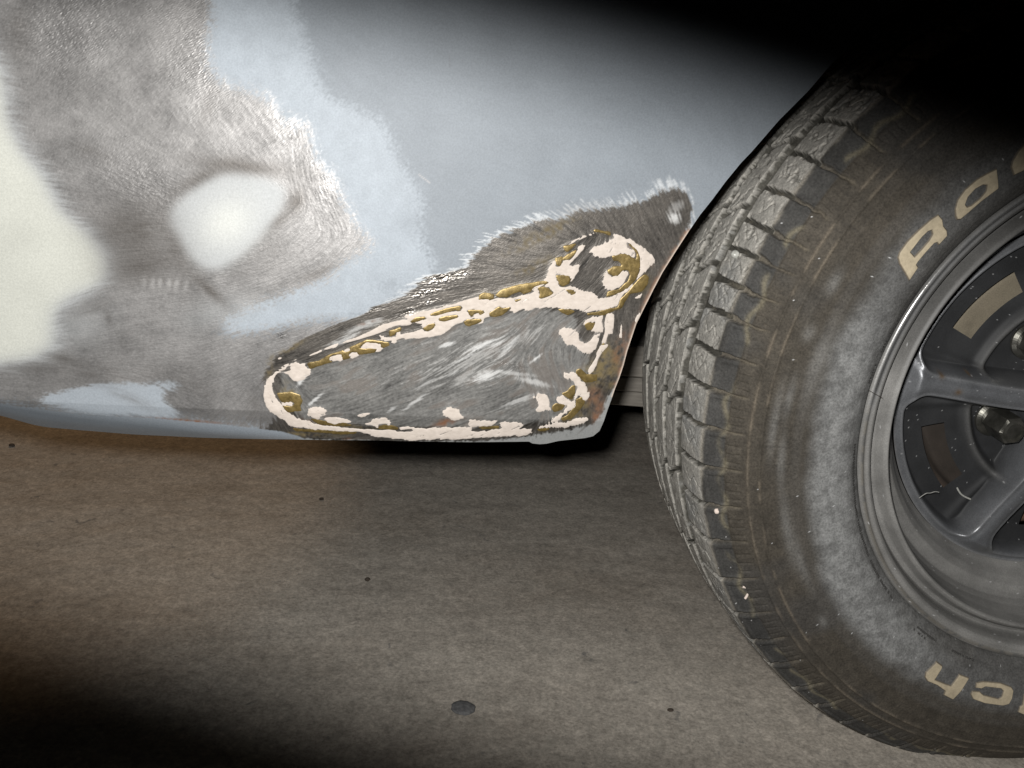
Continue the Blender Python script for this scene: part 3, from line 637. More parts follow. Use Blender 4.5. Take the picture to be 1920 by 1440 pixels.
GK = [118.4, 124.0, 129.6, 135.2, 140.8, 146.2, 151.4, 156.0, 159.8, 164.0, 167.9, 172.8, 177.6, 182.8, 188.3, 194.0, 199.6, 205.9, 212.3, 217.6]
while GK[-1] < 455: GK.append(GK[-1]+[5.2, 5.8, 4.9, 5.5][len(GK) % 4])
GK = np.array([112.9]+GK)
dep = np.zeros((nS, nT)); tread = ss(RR, 0.3245, 0.3262)
def groove(dist, hw, soft): return 1-ss(np.abs(dist), hw-soft, hw+soft)
def put(d): 
    global dep
    dep = np.maximum(dep, d)
for yc, hw, dd in [(0.0732, 0.0064, 0.0062), (0.1078, 0.0036, 0.0062), (0.1398, 0.0042, 0.0062), (0.1700, 0.0036, 0.0062)]:
    wig = 0.0009*np.sin(np.radians(TH*360/10.6)) if yc > 0.09 else 0
    put(groove(YW-yc-wig, hw, 0.0006)*dd*tread)
idx = np.clip(np.searchsorted(GK, TW)-1, 0, len(GK)-2)
g0 = GK[idx]; g1 = GK[idx+1]; f = (TW-g0)/(g1-g0)
near = np.where(f > 0.5, TW-g1, TW-g0)
inrow1 = (YY < 0.070)
outer = ss(RR, 0.2985, 0.3035)*inrow1
hw = np.where(YY > 0.029, 0.34, 0.34-0.16*ss(RR, 0.322, 0.312))
slant = (YW-0.029)*10.0*(YY > 0.029)
lat = near - slant + 0.25
gd = groove(lat, hw, 0.10)
depth_side = 0.0052*ss(RR, 0.300, 0.3235)+0.0008
put(gd*outer*depth_side)
# second cut and small sipes of the shoulder blocks
half = (TW-(g0+g1)/2)
r1 = (YY > 0.0295)*(YY < 0.066)
alt = (idx % 2 == 0)
put(groove(half-slant+0.3-0.5*np.sin(YW*420), 0.075, 0.07)*ss(YY, 0.034, 0.037)*(1-ss(YY, 0.056, 0.059))*0.0022*r1)
put(groove(half-slant+1.3+0.3*np.sin(YW*500+2), 0.06, 0.07)*ss(YY, 0.044, 0.046)*(1-ss(YY, 0.062, 0.064))*0.0016*r1*alt)
# stepped ledge on the shoulder flank
put((1-ss(RR, 0.3215, 0.3228))*ss(RR, 0.3105, 0.3115)*0.0010*inrow1*ss(f, 0.10, 0.16)*(1-ss(f, 0.84, 0.9)))
for k in (0.3, 0.52, 0.74):
    put(-groove((f-k)*5.3, 0.10, 0.06)*0+groove((f-k)*5.3, 0.08, 0.06)*ss(RR, 0.3005, 0.302)*(1-ss(RR, 0.313, 0.316))*0.0009*inrow1)
# centre ribs: slanted slots and s-shaped sipes
def rib(y0, y1, off, sl, w, d, amp=0.0, fr=0.0, frac0=0.0, frac1=1.0):
    global dep
    inr = ss(YW, y0-0.0004, y0+0.0004)*(1-ss(YW, y1-0.0004, y1+0.0004))
    t = (YW-y0)/(y1-y0); tw = TW+off+sl*t+amp*np.sin(t*fr)
    G2 = GK[::2]; j = np.clip(np.searchsorted(G2, tw)-1, 0, len(G2)-2)
    df = np.minimum(np.abs(tw-G2[j]), np.abs(G2[j+1]-tw))
    seg = ss(t, frac0-0.04, frac0+0.04)*(1-ss(t, frac1-0.04, frac1+0.04))
    put(groove(df, w, 0.09)*d*inr*seg*tread)
rib(0.0796, 0.1052, 1.5, -2.2, 0.42, 0.0052, 0.35, 6.0)
rib(0.0796, 0.1052, 3.6, -3.4, 0.10, 0.0030, 0.8, 7.0, 0.15, 0.85)
rib(0.0796, 0.1052, 4.6, 1.8, 0.08, 0.0020, 0.6, 8.0, 0.0, 0.55)
rib(0.1104, 0.1364, 0.6, -3.2, 0.40, 0.0052, 0.3, 6.0)
rib(0.1104, 0.1364, 3.1, -3.0, 0.09, 0.0028, 0.8, 7.0, 0.1, 0.8)
rib(0.1432, 0.1670, 2.4, -2.8, 0.36, 0.0050, 0.3, 6.0)
rib(0.1730, 0.2000, 1.0, -2.0, 0.30, 0.0050)
top = np.clip(1-dep/0.0016, 0, 1)
chunk = ss((fbm(base, 190, 5)-0.5).reshape(nS, nT), 0.08, 0.20)*tread*top
dep = dep + chunk*0.0009*wr_*0.5 + w3_*0.0008 + (fbm(base, 300, 0, 2)-0.5).reshape(nS, nT)*0.0005*tread
# moulded lines on the sidewall
for rc, hh in [(0.2890, 0.0010), (0.2968, 0.0009), (0.2795, 0.0004), (0.2600, 0.0003), (0.2190, 0.0003)]:
    dep = dep - hh*np.exp(-((RR-rc-0.0004*w1_)/0.0009)**2)*(YY < 0.05)
DR = dep
Rn = RR - DR*NR[:, None]; Yn = YY - DR*NY[:, None]
# loaded contact patch: flatten at the bottom and bulge
Xt = Rn*np.cos(ang_); Zt = Rn*np.sin(ang_)
flat = ZC-0.001
low = Zt < -flat
Yn = Yn - np.where(low & (YY < 0.1), (-flat-Zt)*0.35, 0)
Zt = np.where(low, -flat+(Zt+flat)*0.04, Zt)
TV = np.stack([Xt, Yn, Zt], -1).reshape(-1, 3)
# colours: real dust and mud on the rubber, plus painted flash falloff
dust = np.array([0.40, 0.385, 0.35]); rub = np.array([0.030, 0.030, 0.030]); mud = np.array([0.060, 0.052, 0.041]); gdust = np.array([0.225, 0.226, 0.222])
n1 = fbm(base, 55, 0).reshape(nS, nT); n2 = fbm(base, 14, 3).reshape(nS, nT); n3 = fbm(base*np.array([1, 1, 1]), 180, 4).reshape(nS, nT)
streak = fbm(np.stack([TH.ravel()*0.6, RR.ravel()*260, YY.ravel()*0], -1), 1.0, 1).reshape(nS, nT)
streak2 = fbm(np.stack([TH.ravel()*2.4, RR.ravel()*90, YY.ravel()*0], -1), 1.0, 3).reshape(nS, nT)
def L3(a, b, m): return a*(1-m[..., None])+b*m[..., None]
C = np.zeros((nS, nT, 3))+mud
C = C*(1.05+0.25*(n1-0.5)+0.35*(n2-0.5)+0.35*(n3-0.5))[..., None]
C = L3(C, np.array([0.055, 0.052, 0.048]), ss(n2, 0.52, 0.66)*(RR < 0.322)*0.7)
side = (YY < 0.02)
# grey dust over the lower sidewall; its upper end painted darker as flash falloff
edge_r = 0.2565+0.006*(n2-0.5)*2+0.003*(n1-0.5)*2
gd_m = (1-ss(RR, edge_r-0.013, edge_r+0.007))*side*(1-0.35*ss(RR, 0.232, 0.215))
C = L3(C, np.array([0.075, 0.073, 0.070]), gd_m)
C = L3(C, gdust*(0.98+0.16*(n1-0.5)+0.16*(n2-0.5)+0.3*(n3-0.5))[..., None], gd_m*(0.22+0.78*ss(TH+14*(n2-0.5), 147, 168))*(1-0.70*ss(TH+12*(n2-0.5), 226, 246))*(0.75+0.25*ss(n3, 0.3, 0.6)))
C = L3(C, np.array([0.09, 0.085, 0.078]), ss(np.exp(-((RR-0.2635)/0.006)**2), 0.3, 1)*side*0.4)
for (tc, rc, tw_, rw) in [(198, 0.272, 7, 0.004), (186, 0.274, 4, 0.003), (176, 0.275, 3, 0.003), (205, 0.268, 5, 0.003), (166, 0.276, 1.2, 0.004), (158, 0.276, 2, 0.004), (217, 0.271, 1.2, 0.003), (170, 0.262, 6, 0.006), (180, 0.282, 5, 0.003)]:
    C = L3(C, np.array([0.17, 0.165, 0.155]), np.exp(-((TH-tc)/tw_)**2-((RR-rc)/rw)**2)*side*(0.45+0.5*streak))
C = L3(C, np.array([0.024, 0.022, 0.020]), ss(streak2, 0.60, 0.75)*ss(RR, 0.262, 0.270)*side*0.25)
# thin scuffed lines that run round the sidewall
for rc in (0.2890, 0.2968):
    C = L3(C, np.array([0.15, 0.125, 0.095]), np.exp(-((RR-rc)/0.0010)**2)*side*ss(n1, 0.40, 0.60)*0.75)
flank = ss(RR, 0.2985, 0.302)*(1-ss(RR, 0.3240, 0.3255))*(YY < 0.05)
C = L3(C, np.array([0.050, 0.050, 0.049])*(0.6+0.9*n1)[..., None], flank*ss(RR, 0.311, 0.3125)*0.8)
C = L3(C, np.array([0.17, 0.15, 0.105]), flank*np.exp(-((RR-0.3130-0.002*np.sin(TH*1.1))/0.0017)**2)*ss(n1, 0.42, 0.58)*0.8)
# dusty wear face and dark groove floors
C = L3(C, dust*(0.80+0.40*n1+0.25*(n3-0.5))[..., None], tread*1.0)
C = L3(C, np.array([0.22, 0.225, 0.225]), tread*ss(n2*0.5+n1*0.5, 0.52, 0.64)*0.55*(YY < 0.08))
C = L3(C, np.array([0.075, 0.071, 0.060])*(0.6+0.8*n1)[..., None], ss(DR, 0.0004, 0.0018)*tread)
C = L3(C, np.array([0.20, 0.175, 0.13]), groove(lat, hw*0.8, 0.2)*outer*ss(n1, 0.45, 0.62)*0.35)
C = L3(C, np.array([0.12, 0.102, 0.076]), groove(lat, hw*0.9, 0.12)*outer*(1-tread)*0.55)
# light chafed edges of the blocks
ed = ss(np.abs(np.gradient(DR, axis=1))+np.abs(np.gradient(DR, axis=0)), 0.00025, 0.0010)*top*tread
C = L3(C, np.array([0.50, 0.47, 0.42]), ed*ss(n3, 0.42, 0.62)*0.35*(DR < 0.0012))
C = L3(C, np.array([0.36, 0.33, 0.28]), np.exp(-((RR-0.3250)/0.0010)**2)*(YY < 0.05)*(1-gd)*0.55*ss(n1, 0.35, 0.6))
C = C*(0.85+0.3*n3)[..., None]
# white specks
sp = rng.random((nS, nT)) > 0.9996
C = np.where((sp & (YY < 0.06))[..., None], 0.55, C)
tyre = new_obj('tyre', np_mesh('tyre', TV, grid_faces(nS, nT, True, flip=False), True, {'coat': np.clip(C, 0.005, 0.9).reshape(-1, 3)}), car, M_TYRE)
tyre['label'] = 'black tyre caked in grey and brown dust with worn tread blocks'

# ---- raised letters: outlines traced from the photograph, laid on the sidewall as 1 mm relief
def side_y(r):
    m = yf[:2600]; k = np.argmax(rf > 0.31); return np.interp(r, rf[:k], yf[:k])
def px_side(q):
    d = px_dir(*q); y = 0.0
    for _ in range(8):
        P = CAM+d*((y-CAM[1])/d[1]); y = float(side_y(math.hypot(P[0], P[2])))
    return P
def sdf(poly, X, Y):
    a = np.array(poly); best = np.full(X.shape, 1e9); ins = np.zeros(X.shape, bool)
    for i in range(len(a)):
        (ax, ay), (bx, by) = a[i], a[(i+1) % len(a)]
        L2 = (bx-ax)**2+(by-ay)**2+1e-18; t = np.clip(((X-ax)*(bx-ax)+(Y-ay)*(by-ay))/L2, 0, 1)
        best = np.minimum(best, np.hypot(X-ax-t*(bx-ax), Y-ay-t*(by-ay)))
        if ay != by:
            c = (ay > Y) != (by > Y); ins ^= c & (X < (bx-ax)*(Y-ay)/(by-ay)+ax)
    return np.where(ins, best, -best)
def letter(outer_px, holes_px, name='raised_letter', h=0.0009, mat=None, c=(0.50, 0.425, 0.30), step=0.00035):
    tr = lambda L: [(p[0], p[2]) for p in (px_side(q) for q in L)]
    o = tr(outer_px); hs = [tr(q) for q in holes_px]
    a = np.array(o); x0, z0 = a.min(0)-0.002; x1, z1 = a.max(0)+0.002
    xs = np.arange(x0, x1, step); zs = np.arange(z0, z1, step); Xg, Zg = np.meshgrid(xs, zs)
    s = sdf(o, Xg, Zg)
    for q in hs: s = np.minimum(s, -sdf(q, Xg, Zg))
    off = np.clip(s*1.6+0.0001, -0.0005, h)
    r = np.hypot(Xg, Zg); Yg = side_y(r)-off-0.00035
    V = np.stack([Xg, Yg, Zg], -1).reshape(-1, 3)
    P = V; nn = fbm(P, 120, 1); n2_ = fbm(P, 420, 2)
    cc = np.array(c)[None]*(0.82+0.36*nn+0.15*(n2_-0.5))[:, None]
    rim_ = 1-ss(s.ravel(), 0.0, 0.0009)
    cc = cc*(1-rim_[:, None]*0.8)+np.array([0.06, 0.05, 0.045])*rim_[:, None]*0.8
    F = grid_faces(len(zs), len(xs), keep=lambda q: s.ravel()[q].max(1) > -0.0004)
    V, F, At = compact(V, F, {'coat': cc})
    ob = new_obj(name, np_mesh(name, V, F, True, At), tyre, mat or M_LETTER)
    return ob
def k3(L): return [(1550+x*0.27778, 250+y*0.27778) for x, y in L]
def k6(L): return [(1500+x*0.30545, 1000+y*0.30545) for x, y in L]
o = letter(k3([(478,838),(490,800),(540,730),(620,650),(700,580),(750,548),(778,580),(785,625),(808,655),(812,690),(755,752),(742,735),(722,742),(660,810),(612,868),(602,885),(615,905),(555,994),(520,930),(490,880)]),
       [k3([(562,800),(640,700),(680,662),(705,652),(712,680),(690,720),(640,780),(590,832)])]); o['label'] = 'cream raised letter R'
o = letter(k3([(868,560),(864,510),(880,450),(930,380),(1010,310),(1080,270),(1145,238),(1153,300),(1157,372),(1100,415),(1040,460),(960,530),(900,580),(878,580)]),
       [k3([(932,480),(950,430),(1000,375),(1050,348),(1078,350),(1072,390),(1030,440),(975,485),(945,497)])]); o['label'] = 'cream raised letter a'
o = letter(k3([(1243,230),(1250,190),(1290,120),(1360,40),(1440,-10),(1460,60),(1470,140),(1400,190),(1320,255),(1262,282)]), [k3([(1330,190),(1350,130),(1400,80),(1420,110),(1390,160)])]); o['label'] = 'cream raised letter d cut by the picture edge'
o = letter(k6([(765,880),(770,850),(835,785),(872,812),(868,828),(835,880),(825,895),(900,925),(925,932),(975,862),(1035,885),(990,960),(935,1018),(880,990),(888,965),(840,930),(780,905)]), []); o['label'] = 'cream raised letter h upside down'
o = letter(k6([(1075,945),(1078,915),(1120,905),(1230,915),(1295,940),(1308,960),(1300,1010),(1280,1045),(1240,1055),(1130,1040),(1060,1015),(1045,985),(1055,965),(1100,968),(1125,990),(1215,1012),(1235,1000),(1245,965),(1230,950),(1135,938),(1110,950)]), []); o['label'] = 'cream raised letter c upside down'
o = letter(k6([(1372,985),(1460,985),(1470,1110),(1370,1110),(1335,1095),(1345,1060),(1362,1050)]), []); o['label'] = 'reddish cream letter edge at the picture border'
# rows of tiny moulded characters beside the bead
def tiny(t0, t1, r, pitch_mm, hgt, seed):
    g = np.random.default_rng(seed); V = []; F = []
    t = t0; pd = math.degrees(pitch_mm*0.001/r)
    while t < t1:
        if g.random() > 0.1:
            for _ in range(3):
                if g.random() < 0.5: a0, a1, b0, b1 = g.random()*0.6, 0, 0, 1; a1 = a0+0.2
                else: a0, a1, b0 = 0.0, 0.8, g.random()*0.8; b1 = b0+0.18
                ring = []
                for (aa, bb) in ((a0, b0), (a1, b0), (a1, b1), (a0, b1)):
                    tt = math.radians(t+aa*pd*0.9); rr_ = r+bb*hgt
                    for lift in (0.0004, -0.0006):
                        V.append((rr_*math.cos(tt), float(side_y(rr_))-(0.0009 if lift > 0 else -0.0004), rr_*math.sin(tt)))
                n = len(V)-8
                F += [(n+1, n+3, n+5, n+7)]+[(n+2*i, n+(2*i+2) % 8, n+(2*i+3) % 8, n+2*i+1) for i in range(4)]
        t += pd
    return V, F
V, F = [], []
for args in [(152, 166, 0.2150, 2.0, 0.0020, 1), (168, 172, 0.2152, 2.0, 0.0020, 2), (184, 222, 0.2150, 1.9, 0.0021, 3), (232, 238, 0.2165, 1.6, 0.0016, 4), (231.5, 235, 0.2195, 1.6, 0.0016, 5), (243, 249, 0.2165, 1.6, 0.0016, 6)]:
    v, f_ = tiny(*args); F += [tuple(i+len(V) for i in q) for q in f_]; V += v
tm = bpy.data.materials.new('moulded_rubber'); tm.use_nodes = True; tm.node_tree.nodes['Principled BSDF'].inputs['Base Color'].default_value = (0.055, 0.053, 0.05, 1); tm.node_tree.nodes['Principled BSDF'].inputs['Roughness'].default_value = 0.8
o = new_obj('moulded_characters', np_mesh('moulded_characters', np.array(V), np.array(F), False), tyre, tm); o['kind'] = 'stuff'

# ---------------------------------------------------------------- rim and spoked centre
def lathe(name, prof, th_list, colf, parent, mat, wrap=True, subdiv=0.0012, smooth_w=9, rough=0.45):
    pr = np.array(prof, float); d = np.concatenate([[0], np.cumsum(np.hypot(*np.diff(pr, axis=0).T))])
    s = np.arange(0, d[-1], subdiv); r = np.interp(s, d, pr[:, 0]); y = np.interp(s, d, pr[:, 1])
    if smooth_w > 1:
        k = np.hanning(smooth_w+2)[1:-1]; k /= k.sum(); h = smooth_w//2
        p_ = lambda a: np.convolve(np.concatenate([np.full(h, a[0]), a, np.full(h, a[-1])]), k, 'valid')
        r = p_(r); y = p_(y)
    T_, R_ = np.meshgrid(np.radians(th_list), r); Y_ = np.repeat(y[:, None], len(th_list), 1)
    V = np.stack([R_*np.cos(T_), Y_, R_*np.sin(T_)], -1).reshape(-1, 3)
    c, ro, *mt = colf(R_.ravel(), Y_.ravel(), np.degrees(T_).ravel(), V); mt = mt[0] if mt else ro*0
    return new_obj(name, np_mesh(name, V, grid_faces(len(r), len(th_list), wrap), True, {'coat': c, 'rough': ro, 'metal': mt}), parent, mat)
th_r = np.concatenate([np.arange(100, 270, 0.5), np.arange(270, 460, 2.0)])
def rimcol(r, y, t, V):
    n = fbm(V, 40, 2); n2 = fbm(V, 160, 3)
    c = np.array([0.225, 0.220, 0.210])[None]*(0.62+0.75*n)[:, None]
    top_ = ss(t, 175, 150)                                       # darker, and smoother toward the lip, on the upper arc
    c = c*(1-0.60*top_)[:, None]
    lipd = np.exp(-((r-0.2063)/0.0016)**2)
    c = c*(1-lipd*0.5)[:, None] + np.array([0.085, 0.07, 0.045])[None]*(lipd*0.5*(n2 > 0.42))[:, None]
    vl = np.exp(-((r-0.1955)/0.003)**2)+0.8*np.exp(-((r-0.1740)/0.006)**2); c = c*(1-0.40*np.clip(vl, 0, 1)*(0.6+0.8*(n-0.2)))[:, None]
    spk = rng.random(len(r)) > 0.9985
    c[spk] = 0.5
    ro = 0.55-0.34*top_*ss(r, 0.190, 0.198)+0.1*(n-0.5)
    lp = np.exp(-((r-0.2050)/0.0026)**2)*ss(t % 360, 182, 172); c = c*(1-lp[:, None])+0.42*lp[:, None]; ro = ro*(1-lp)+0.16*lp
    return c, ro, lp*0.9
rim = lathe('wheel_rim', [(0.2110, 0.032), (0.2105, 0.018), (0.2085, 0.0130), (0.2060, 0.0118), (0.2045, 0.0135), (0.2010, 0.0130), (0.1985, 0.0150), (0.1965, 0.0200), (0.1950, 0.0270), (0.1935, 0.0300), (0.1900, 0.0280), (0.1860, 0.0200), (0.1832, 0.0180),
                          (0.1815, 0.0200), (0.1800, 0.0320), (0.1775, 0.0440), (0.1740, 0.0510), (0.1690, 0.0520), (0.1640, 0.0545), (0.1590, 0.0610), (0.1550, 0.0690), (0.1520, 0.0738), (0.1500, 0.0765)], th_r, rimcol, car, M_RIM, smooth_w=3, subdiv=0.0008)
rim['label'] = 'dusty grey stepped wheel rim with a worn bright lip'

# spoked centre: a polar height field with five recesses, cut through by slots
rs = np.arange(0.020, 0.1512, 0.0009); tp = np.concatenate([np.arange(100, 275, 0.40), np.arange(275, 460, 1.5)])
TP, RP = np.meshgrid(tp, rs)
yface = 0.0500+0.0120*ss(RP, 0.06, 0.135)+0.0110*ss(RP, 0.138, 0.150)-0.006*(1-ss(RP, 0.02, 0.06))
rc_ang = 211.0
dth = (TP-rc_ang+36) % 72-36
# rounded windows between narrow parallel-sided spokes
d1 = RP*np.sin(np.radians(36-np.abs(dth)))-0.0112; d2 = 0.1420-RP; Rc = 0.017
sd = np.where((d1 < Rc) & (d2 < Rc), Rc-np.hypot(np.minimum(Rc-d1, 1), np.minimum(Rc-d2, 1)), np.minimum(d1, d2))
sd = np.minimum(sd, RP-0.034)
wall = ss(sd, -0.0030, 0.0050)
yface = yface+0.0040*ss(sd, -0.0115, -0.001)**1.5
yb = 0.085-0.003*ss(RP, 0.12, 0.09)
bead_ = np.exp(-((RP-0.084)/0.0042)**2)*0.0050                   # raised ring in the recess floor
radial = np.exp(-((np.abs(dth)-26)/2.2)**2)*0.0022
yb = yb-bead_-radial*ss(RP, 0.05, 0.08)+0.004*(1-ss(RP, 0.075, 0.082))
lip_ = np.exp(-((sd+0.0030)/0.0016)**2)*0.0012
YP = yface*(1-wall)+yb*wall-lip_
VP = np.stack([RP*np.cos(np.radians(TP)), YP, RP*np.sin(np.radians(TP))], -1).reshape(-1, 3)
VP[:, 1] += (fbm(VP, 25, 1)-0.5)*0.0012
slot_o = np.maximum(np.abs(dth+0.5)-15.5, (np.abs(RP-0.1115)-0.0100)*500)     # <0 inside the slot
slot = (slot_o < 0).ravel()
nP = fbm(VP, 45, 2); nP2 = fbm(VP, 12, 4)
cP = np.array([0.165, 0.170, 0.180])[None]*(0.65+0.7*nP)[:, None]
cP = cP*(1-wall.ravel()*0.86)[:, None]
cP = cP+np.array([0.04, 0.038, 0.034])[None]*(ss(nP2, 0.5, 0.7)*(1-wall.ravel()))[:, None]
cP += np.array([0.10, 0.098, 0.094])[None]*(np.exp(-((RP-0.084)/0.003)**2)*wall).ravel()[:, None]*0.55
cP += np.array([0.10, 0.098, 0.094])[None]*(np.exp(-((RP-0.1500)/0.0012)**2)).ravel()[:, None]
lipc = np.exp(-((sd+0.0030)/0.0014)**2).ravel(); cP += np.array([0.05, 0.05, 0.05])[None]*lipc[:, None]
for (tt, rr_, a_) in [(171, 0.123, 0.0022), (176, 0.108, 0.0025), (168, 0.098, 0.0012)]:
    dx = VP[:, 0]-rr_*math.cos(math.radians(tt)); dz = VP[:, 2]-rr_*math.sin(math.radians(tt))
    cP = cP+(np.array([0.16, 0.09, 0.03])-cP)*np.exp(-(dx**2+dz**2)/a_**2)[:, None]*0.7
spk = rng.random(len(cP)) > 0.9975; cP[spk] += 0.30
roP = 0.36+0.30*wall.ravel()+0.15*(nP-0.5)
keepP = lambda q: ~(slot[q].all(1))
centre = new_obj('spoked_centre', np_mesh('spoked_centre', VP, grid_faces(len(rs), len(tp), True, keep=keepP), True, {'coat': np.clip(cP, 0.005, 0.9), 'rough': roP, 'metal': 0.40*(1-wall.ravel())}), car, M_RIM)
centre['label'] = 'dull grey five-spoke steel wheel centre with dark slotted recesses'
# drum seen through the slots
th_d = np.arange(0, 360, 4)
pr = [(0.03, 0.100), (0.110, 0.100), (0.1125, 0.102), (0.114, 0.108), (0.1225, 0.109), (0.127, 0.106), (0.131, 0.109), (0.132, 0.160)]
def dcol(r, y, t, V):
    c = np.array([0.036, 0.028, 0.022])[None]*(0.5+1.0*fbm(V, 60, 1))[:, None]; up_ = ss(t % 360, 172, 160)*(0.6+0.8*ss(fbm(V, 50, 3), 0.35, 0.55))
    c = c+np.array([0.20, 0.175, 0.125])[None]*np.clip(up_*(0.45+1.1*fbm(V, 90, 5)), 0, 1)[:, None]*0.85
    c = c+np.array([0.10, 0.045, 0.02])[None]*np.exp(-((r-0.124)/0.005)**2)[:, None]*0.7
    return c, np.zeros(len(r))+0.8
drum = lathe('brake_drum', pr, th_d, dcol, car, M_RIM, subdiv=0.002, smooth_w=3)
# rim barrel behind
new_obj('rim_barrel', lathe('rim_barrel_tmp', [(0.1530, 0.084), (0.165, 0.10), (0.182, 0.14), (0.19, 0.21)], th_d, dcol, None, M_DARK, subdiv=0.01, smooth_w=1).data, car)
bpy.data.objects.remove(bpy.data.objects['rim_barrel_tmp'])
# hub cap in the middle (outside the picture to the right)
def hcol(r, y, t, V): return np.zeros((len(r), 3))+0.12, np.zeros(len(r))+0.35
lathe('centre_cap', [(0.0005, 0.012), (0.018, 0.013), (0.024, 0.018), (0.026, 0.030), (0.027, 0.055)], th_d, hcol, car, M_RIM, subdiv=0.002, smooth_w=3)
# lug nuts
def nut_mesh():
    bm = bmesh.new()
    prof = [(0.0150, 0.006, 0), (0.0150, 0.0035, 0), (0.0125, 0.001, 0), (0.0110, -0.001, 1), (0.0110, -0.021, 1), (0.0108, -0.024, 1), (0.0095, -0.026, 0.4), (0.0088, -0.0262, 0), (0.0070, -0.0268, 0), (0.0066, -0.0255, 0), (0.0, -0.0255, 0)]
    rings = []; n = 48
    for (r, y, hx) in prof:
        ring = []
        for i in range(n):
            a = 2*math.pi*i/n; rr_ = r
            if hx: c6_ = math.cos(((a+math.pi/6) % (math.pi/3))-math.pi/6); rr_ = r*((1-hx)+hx*min(1.11, 0.97/c6_)) if c6_ else r
            ring.append(bm.verts.new((rr_*math.cos(a), y, rr_*math.sin(a))))
        rings.append(ring)
    for a, b in zip(rings[:-1], rings[1:]):
        for i in range(n): bm.faces.new((a[i], a[(i+1) % n], b[(i+1) % n], b[i]))
    bmesh.ops.remove_doubles(bm, verts=bm.verts, dist=1e-6); bmesh.ops.recalc_face_normals(bm, faces=bm.faces)
    me = bpy.data.meshes.new('lug_nut'); bm.to_mesh(me); bm.free(); me.materials.append(M_NUT); return me
nm = nut_mesh()
for p_ in nm.polygons: p_.use_smooth = False
for k in range(5):
    a = math.radians([202.0, 276.0, 348.0, 60.0, 132.0][k]); r_ = 0.0600
    lo = bpy.data.objects.new('lug_nut', nm); COL.objects.link(lo); lo.parent = centre
    lo.location = (r_*math.cos(a), 0.079, r_*math.sin(a)+ZC); lo.rotation_euler = (0, 0.4+k, 0)

# ---------------------------------------------------------------- dark inner wheel arch and the spring
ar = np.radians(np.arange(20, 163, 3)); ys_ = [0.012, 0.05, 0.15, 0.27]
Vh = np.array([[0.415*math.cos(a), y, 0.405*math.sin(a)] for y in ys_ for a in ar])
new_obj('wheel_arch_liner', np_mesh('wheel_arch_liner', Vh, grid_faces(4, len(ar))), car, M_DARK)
def leaf_mesh(name, pts_top, thick, y0, y1):
    bm = bmesh.new(); n = len(pts_top); rows_ = []
    for (x, z) in pts_top:
        b = 0.0012
        rows_.append([bm.verts.new(v) for v in ((x, y0, z-b+ZC), (x, y0+b, z+ZC), (x, y1-b, z+ZC), (x, y1, z-b+ZC), (x, y1, z-thick+b+ZC), (x, y1-b, z-thick+ZC), (x, y0+b, z-thick+ZC), (x, y0, z-thick+b+ZC))])
    for a, b in zip(rows_[:-1], rows_[1:]):
        for i in range(8): bm.faces.new((a[i], a[(i+1) % 8], b[(i+1) % 8], b[i]))
    for r_ in (rows_[0], rows_[-1]): bm.faces.new(r_)
    bmesh.ops.recalc_face_normals(bm, faces=bm.faces)
    me = bpy.data.meshes.new(name); bm.to_mesh(me); bm.free(); return me
spring = empty('leaf_spring', (0, 0, 0)); spring.parent = car
xs_ = np.linspace(-0.62, 0.35, 30)
curve = lambda x, z0: z0 - 0.05*(x+0.30)**2 - 0.055*(x+0.30)
lo_ = [(-0.0335, 0.0325), (-0.0672, 0.0150), (-0.0829, 0.0150)]
for i, (zt, tk) in enumerate(lo_):
    me = leaf_mesh('spring_leaf', [(x, curve(x, zt)) for x in xs_], tk, 0.300+0.0008*i, 0.360)
    new_obj('spring_leaf', me, spring, M_SPRING)

# ---------------------------------------------------------------- loose bits, each a thing of its own
def pebble(name, loc, size, seed, mat, label, cat, parent=None):
    bm = bmesh.new(); bmesh.ops.create_icosphere(bm, subdivisions=3, radius=1.0)
    V = np.array([v.co[:] for v in bm.verts]); n = fbm(V, 1.3, seed, 2)
    for v, k in zip(bm.verts, n):
        v.co = Vector((v.co.x*size[0], v.co.y*size[1], v.co.z*size[2]))*(0.75+0.5*float(k))
    me = bpy.data.meshes.new(name); bm.to_mesh(me); bm.free()
    o = new_obj(name, me, None, mat); o.location = loc; tag(o, label, cat)
    for p_ in me.polygons: p_.use_smooth = True
    return o
def px_floor(x, y):
    d = px_dir(x, y); return CAM+d*((-ZC-CAM[2])/d[2])
for i, (x, y, s, h, m, lab) in enumerate([(868, 1328, 0.0105, 0.0022, M_STONE, 'flat dark grey stone chip set in the floor near the lower middle of the picture'),
                                  (22, 835, 0.0042, 0.002, M_GRIT, 'dark crumb on the floor just under the left end of the body panel'),
                                  (603, 936, 0.0030, 0.002, M_GRIT, 'small brown crumb on the floor at the edge of the warm light'),
                                  (689, 1087, 0.0030, 0.002, M_GRIT, 'tiny dark grain on the open floor left of the middle'),
                                  (1235, 868, 0.0035, 0.003, M_GRIT, 'small black crumb on the floor right beside the tyre tread'),
                                  (1257, 1332, 0.0028, 0.0012, M_GRIT, 'thin black flake on the floor below the tyre, right of the stone chip')]):
    P = px_floor(x, y)
    pebble('stone_chip' if i == 0 else 'floor_crumb', (P[0], P[1], 0.0005), (s, s*(0.8 if i else 0.9), h), i, m, lab, 'stone chip' if i == 0 else 'crumb')
def crown_pt(x, y, rr=0.3295):
    d = px_dir(x, y); t_ = np.linspace(0.3, 1.5, 8000); P = CAM+t_[:, None]*d; R_ = np.hypot(P[:, 0], P[:, 2])
    k = np.argmax(rf > 0.329); ok = (R_ <= np.interp(P[:, 1], yf[:k+1200], rf[:k+1200], left=0)) & (P[:, 1] > -0.002)
    i = np.argmax(ok); return P[i]
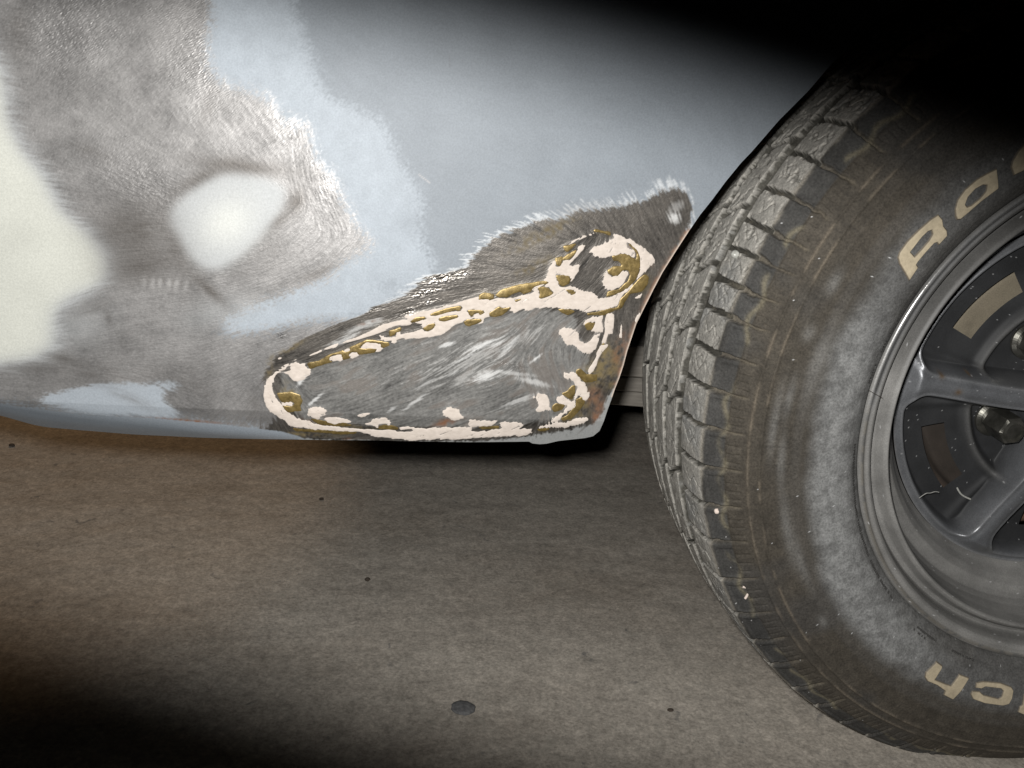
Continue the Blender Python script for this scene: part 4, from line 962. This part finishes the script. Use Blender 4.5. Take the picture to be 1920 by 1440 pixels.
P = crown_pt(1381, 477); pebble('tread_pebble', (P[0]-0.001, P[1], P[2]+ZC), (0.0032, 0.0032, 0.0028), 3, M_QUARTZ, 'pale clear pebble wedged between the upper tread blocks of the tyre', 'pebble')
P = crown_pt(1345, 958); pebble('filler_crumb', (P[0]-0.0004, P[1], P[2]+ZC), (0.0022, 0.0018, 0.0022), 4, M_SHAVE, 'pink crumb of filler on the tyre shoulder, above the curled shaving', 'crumb')
def ribbon(name, px_list, width, mat, label, cat, surf=crown_pt, lift=0.0012, round_=False):
    pts = [Vector(surf(*q))+Vector((0, -lift, ZC)) for q in px_list]
    cu = bpy.data.curves.new(name, 'CURVE'); cu.dimensions = '3D'; cu.bevel_depth = width; cu.bevel_resolution = 1; cu.resolution_u = 6
    sp_ = cu.splines.new('NURBS'); sp_.points.add(len(pts)-1); sp_.order_u = 3; sp_.use_endpoint_u = True
    for p_, q in zip(sp_.points, pts): p_.co = (*q, 1)
    o = bpy.data.objects.new(name, cu); COL.objects.link(o)
    dg = bpy.context.evaluated_depsgraph_get(); me = bpy.data.meshes.new_from_object(o.evaluated_get(dg)); me.name = name
    bpy.data.objects.remove(o); me.materials.clear(); ob = new_obj(name, me, None, mat); tag(ob, label, cat)
    for p_ in me.polygons: p_.use_smooth = True
    return ob
ribbon('filler_shaving', [(1389, 1096), (1396, 1096), (1400, 1104), (1398, 1113), (1394, 1118)], 0.0011, M_SHAVE, 'curled pink filler shaving stuck low on the tyre shoulder', 'shaving', lift=0.0035)
def disc_pt(x, y):
    d = px_dir(x, y); return CAM+d*((0.062-CAM[1])/d[1])
def deep_pt(x, y):
    d = px_dir(x, y); return CAM+d*((0.080-CAM[1])/d[1])
ribbon('thread', [(1720, 931), (1732, 921), (1741, 922), (1750, 918), (1757, 920)], 0.0003, M_WEB, 'thin grey thread across the lower left of the wheel centre', 'thread', disc_pt, 0.003)
ribbon('lint_strand', [(1791, 912), (1795, 921), (1805, 929), (1816, 933)], 0.0008, M_WEB, 'fuzzy grey lint strand on the lower lip of the wheel slot', 'lint', deep_pt, 0.003)
ribbon('hair', [(1628, 731), (1640, 738), (1653, 745)], 0.0002, M_GRIT, 'short dark hair lying across the rim lip on its left side', 'hair', lambda x, y: CAM+px_dir(x, y)*((0.008-CAM[1])/px_dir(x, y)[1]), 0.001)
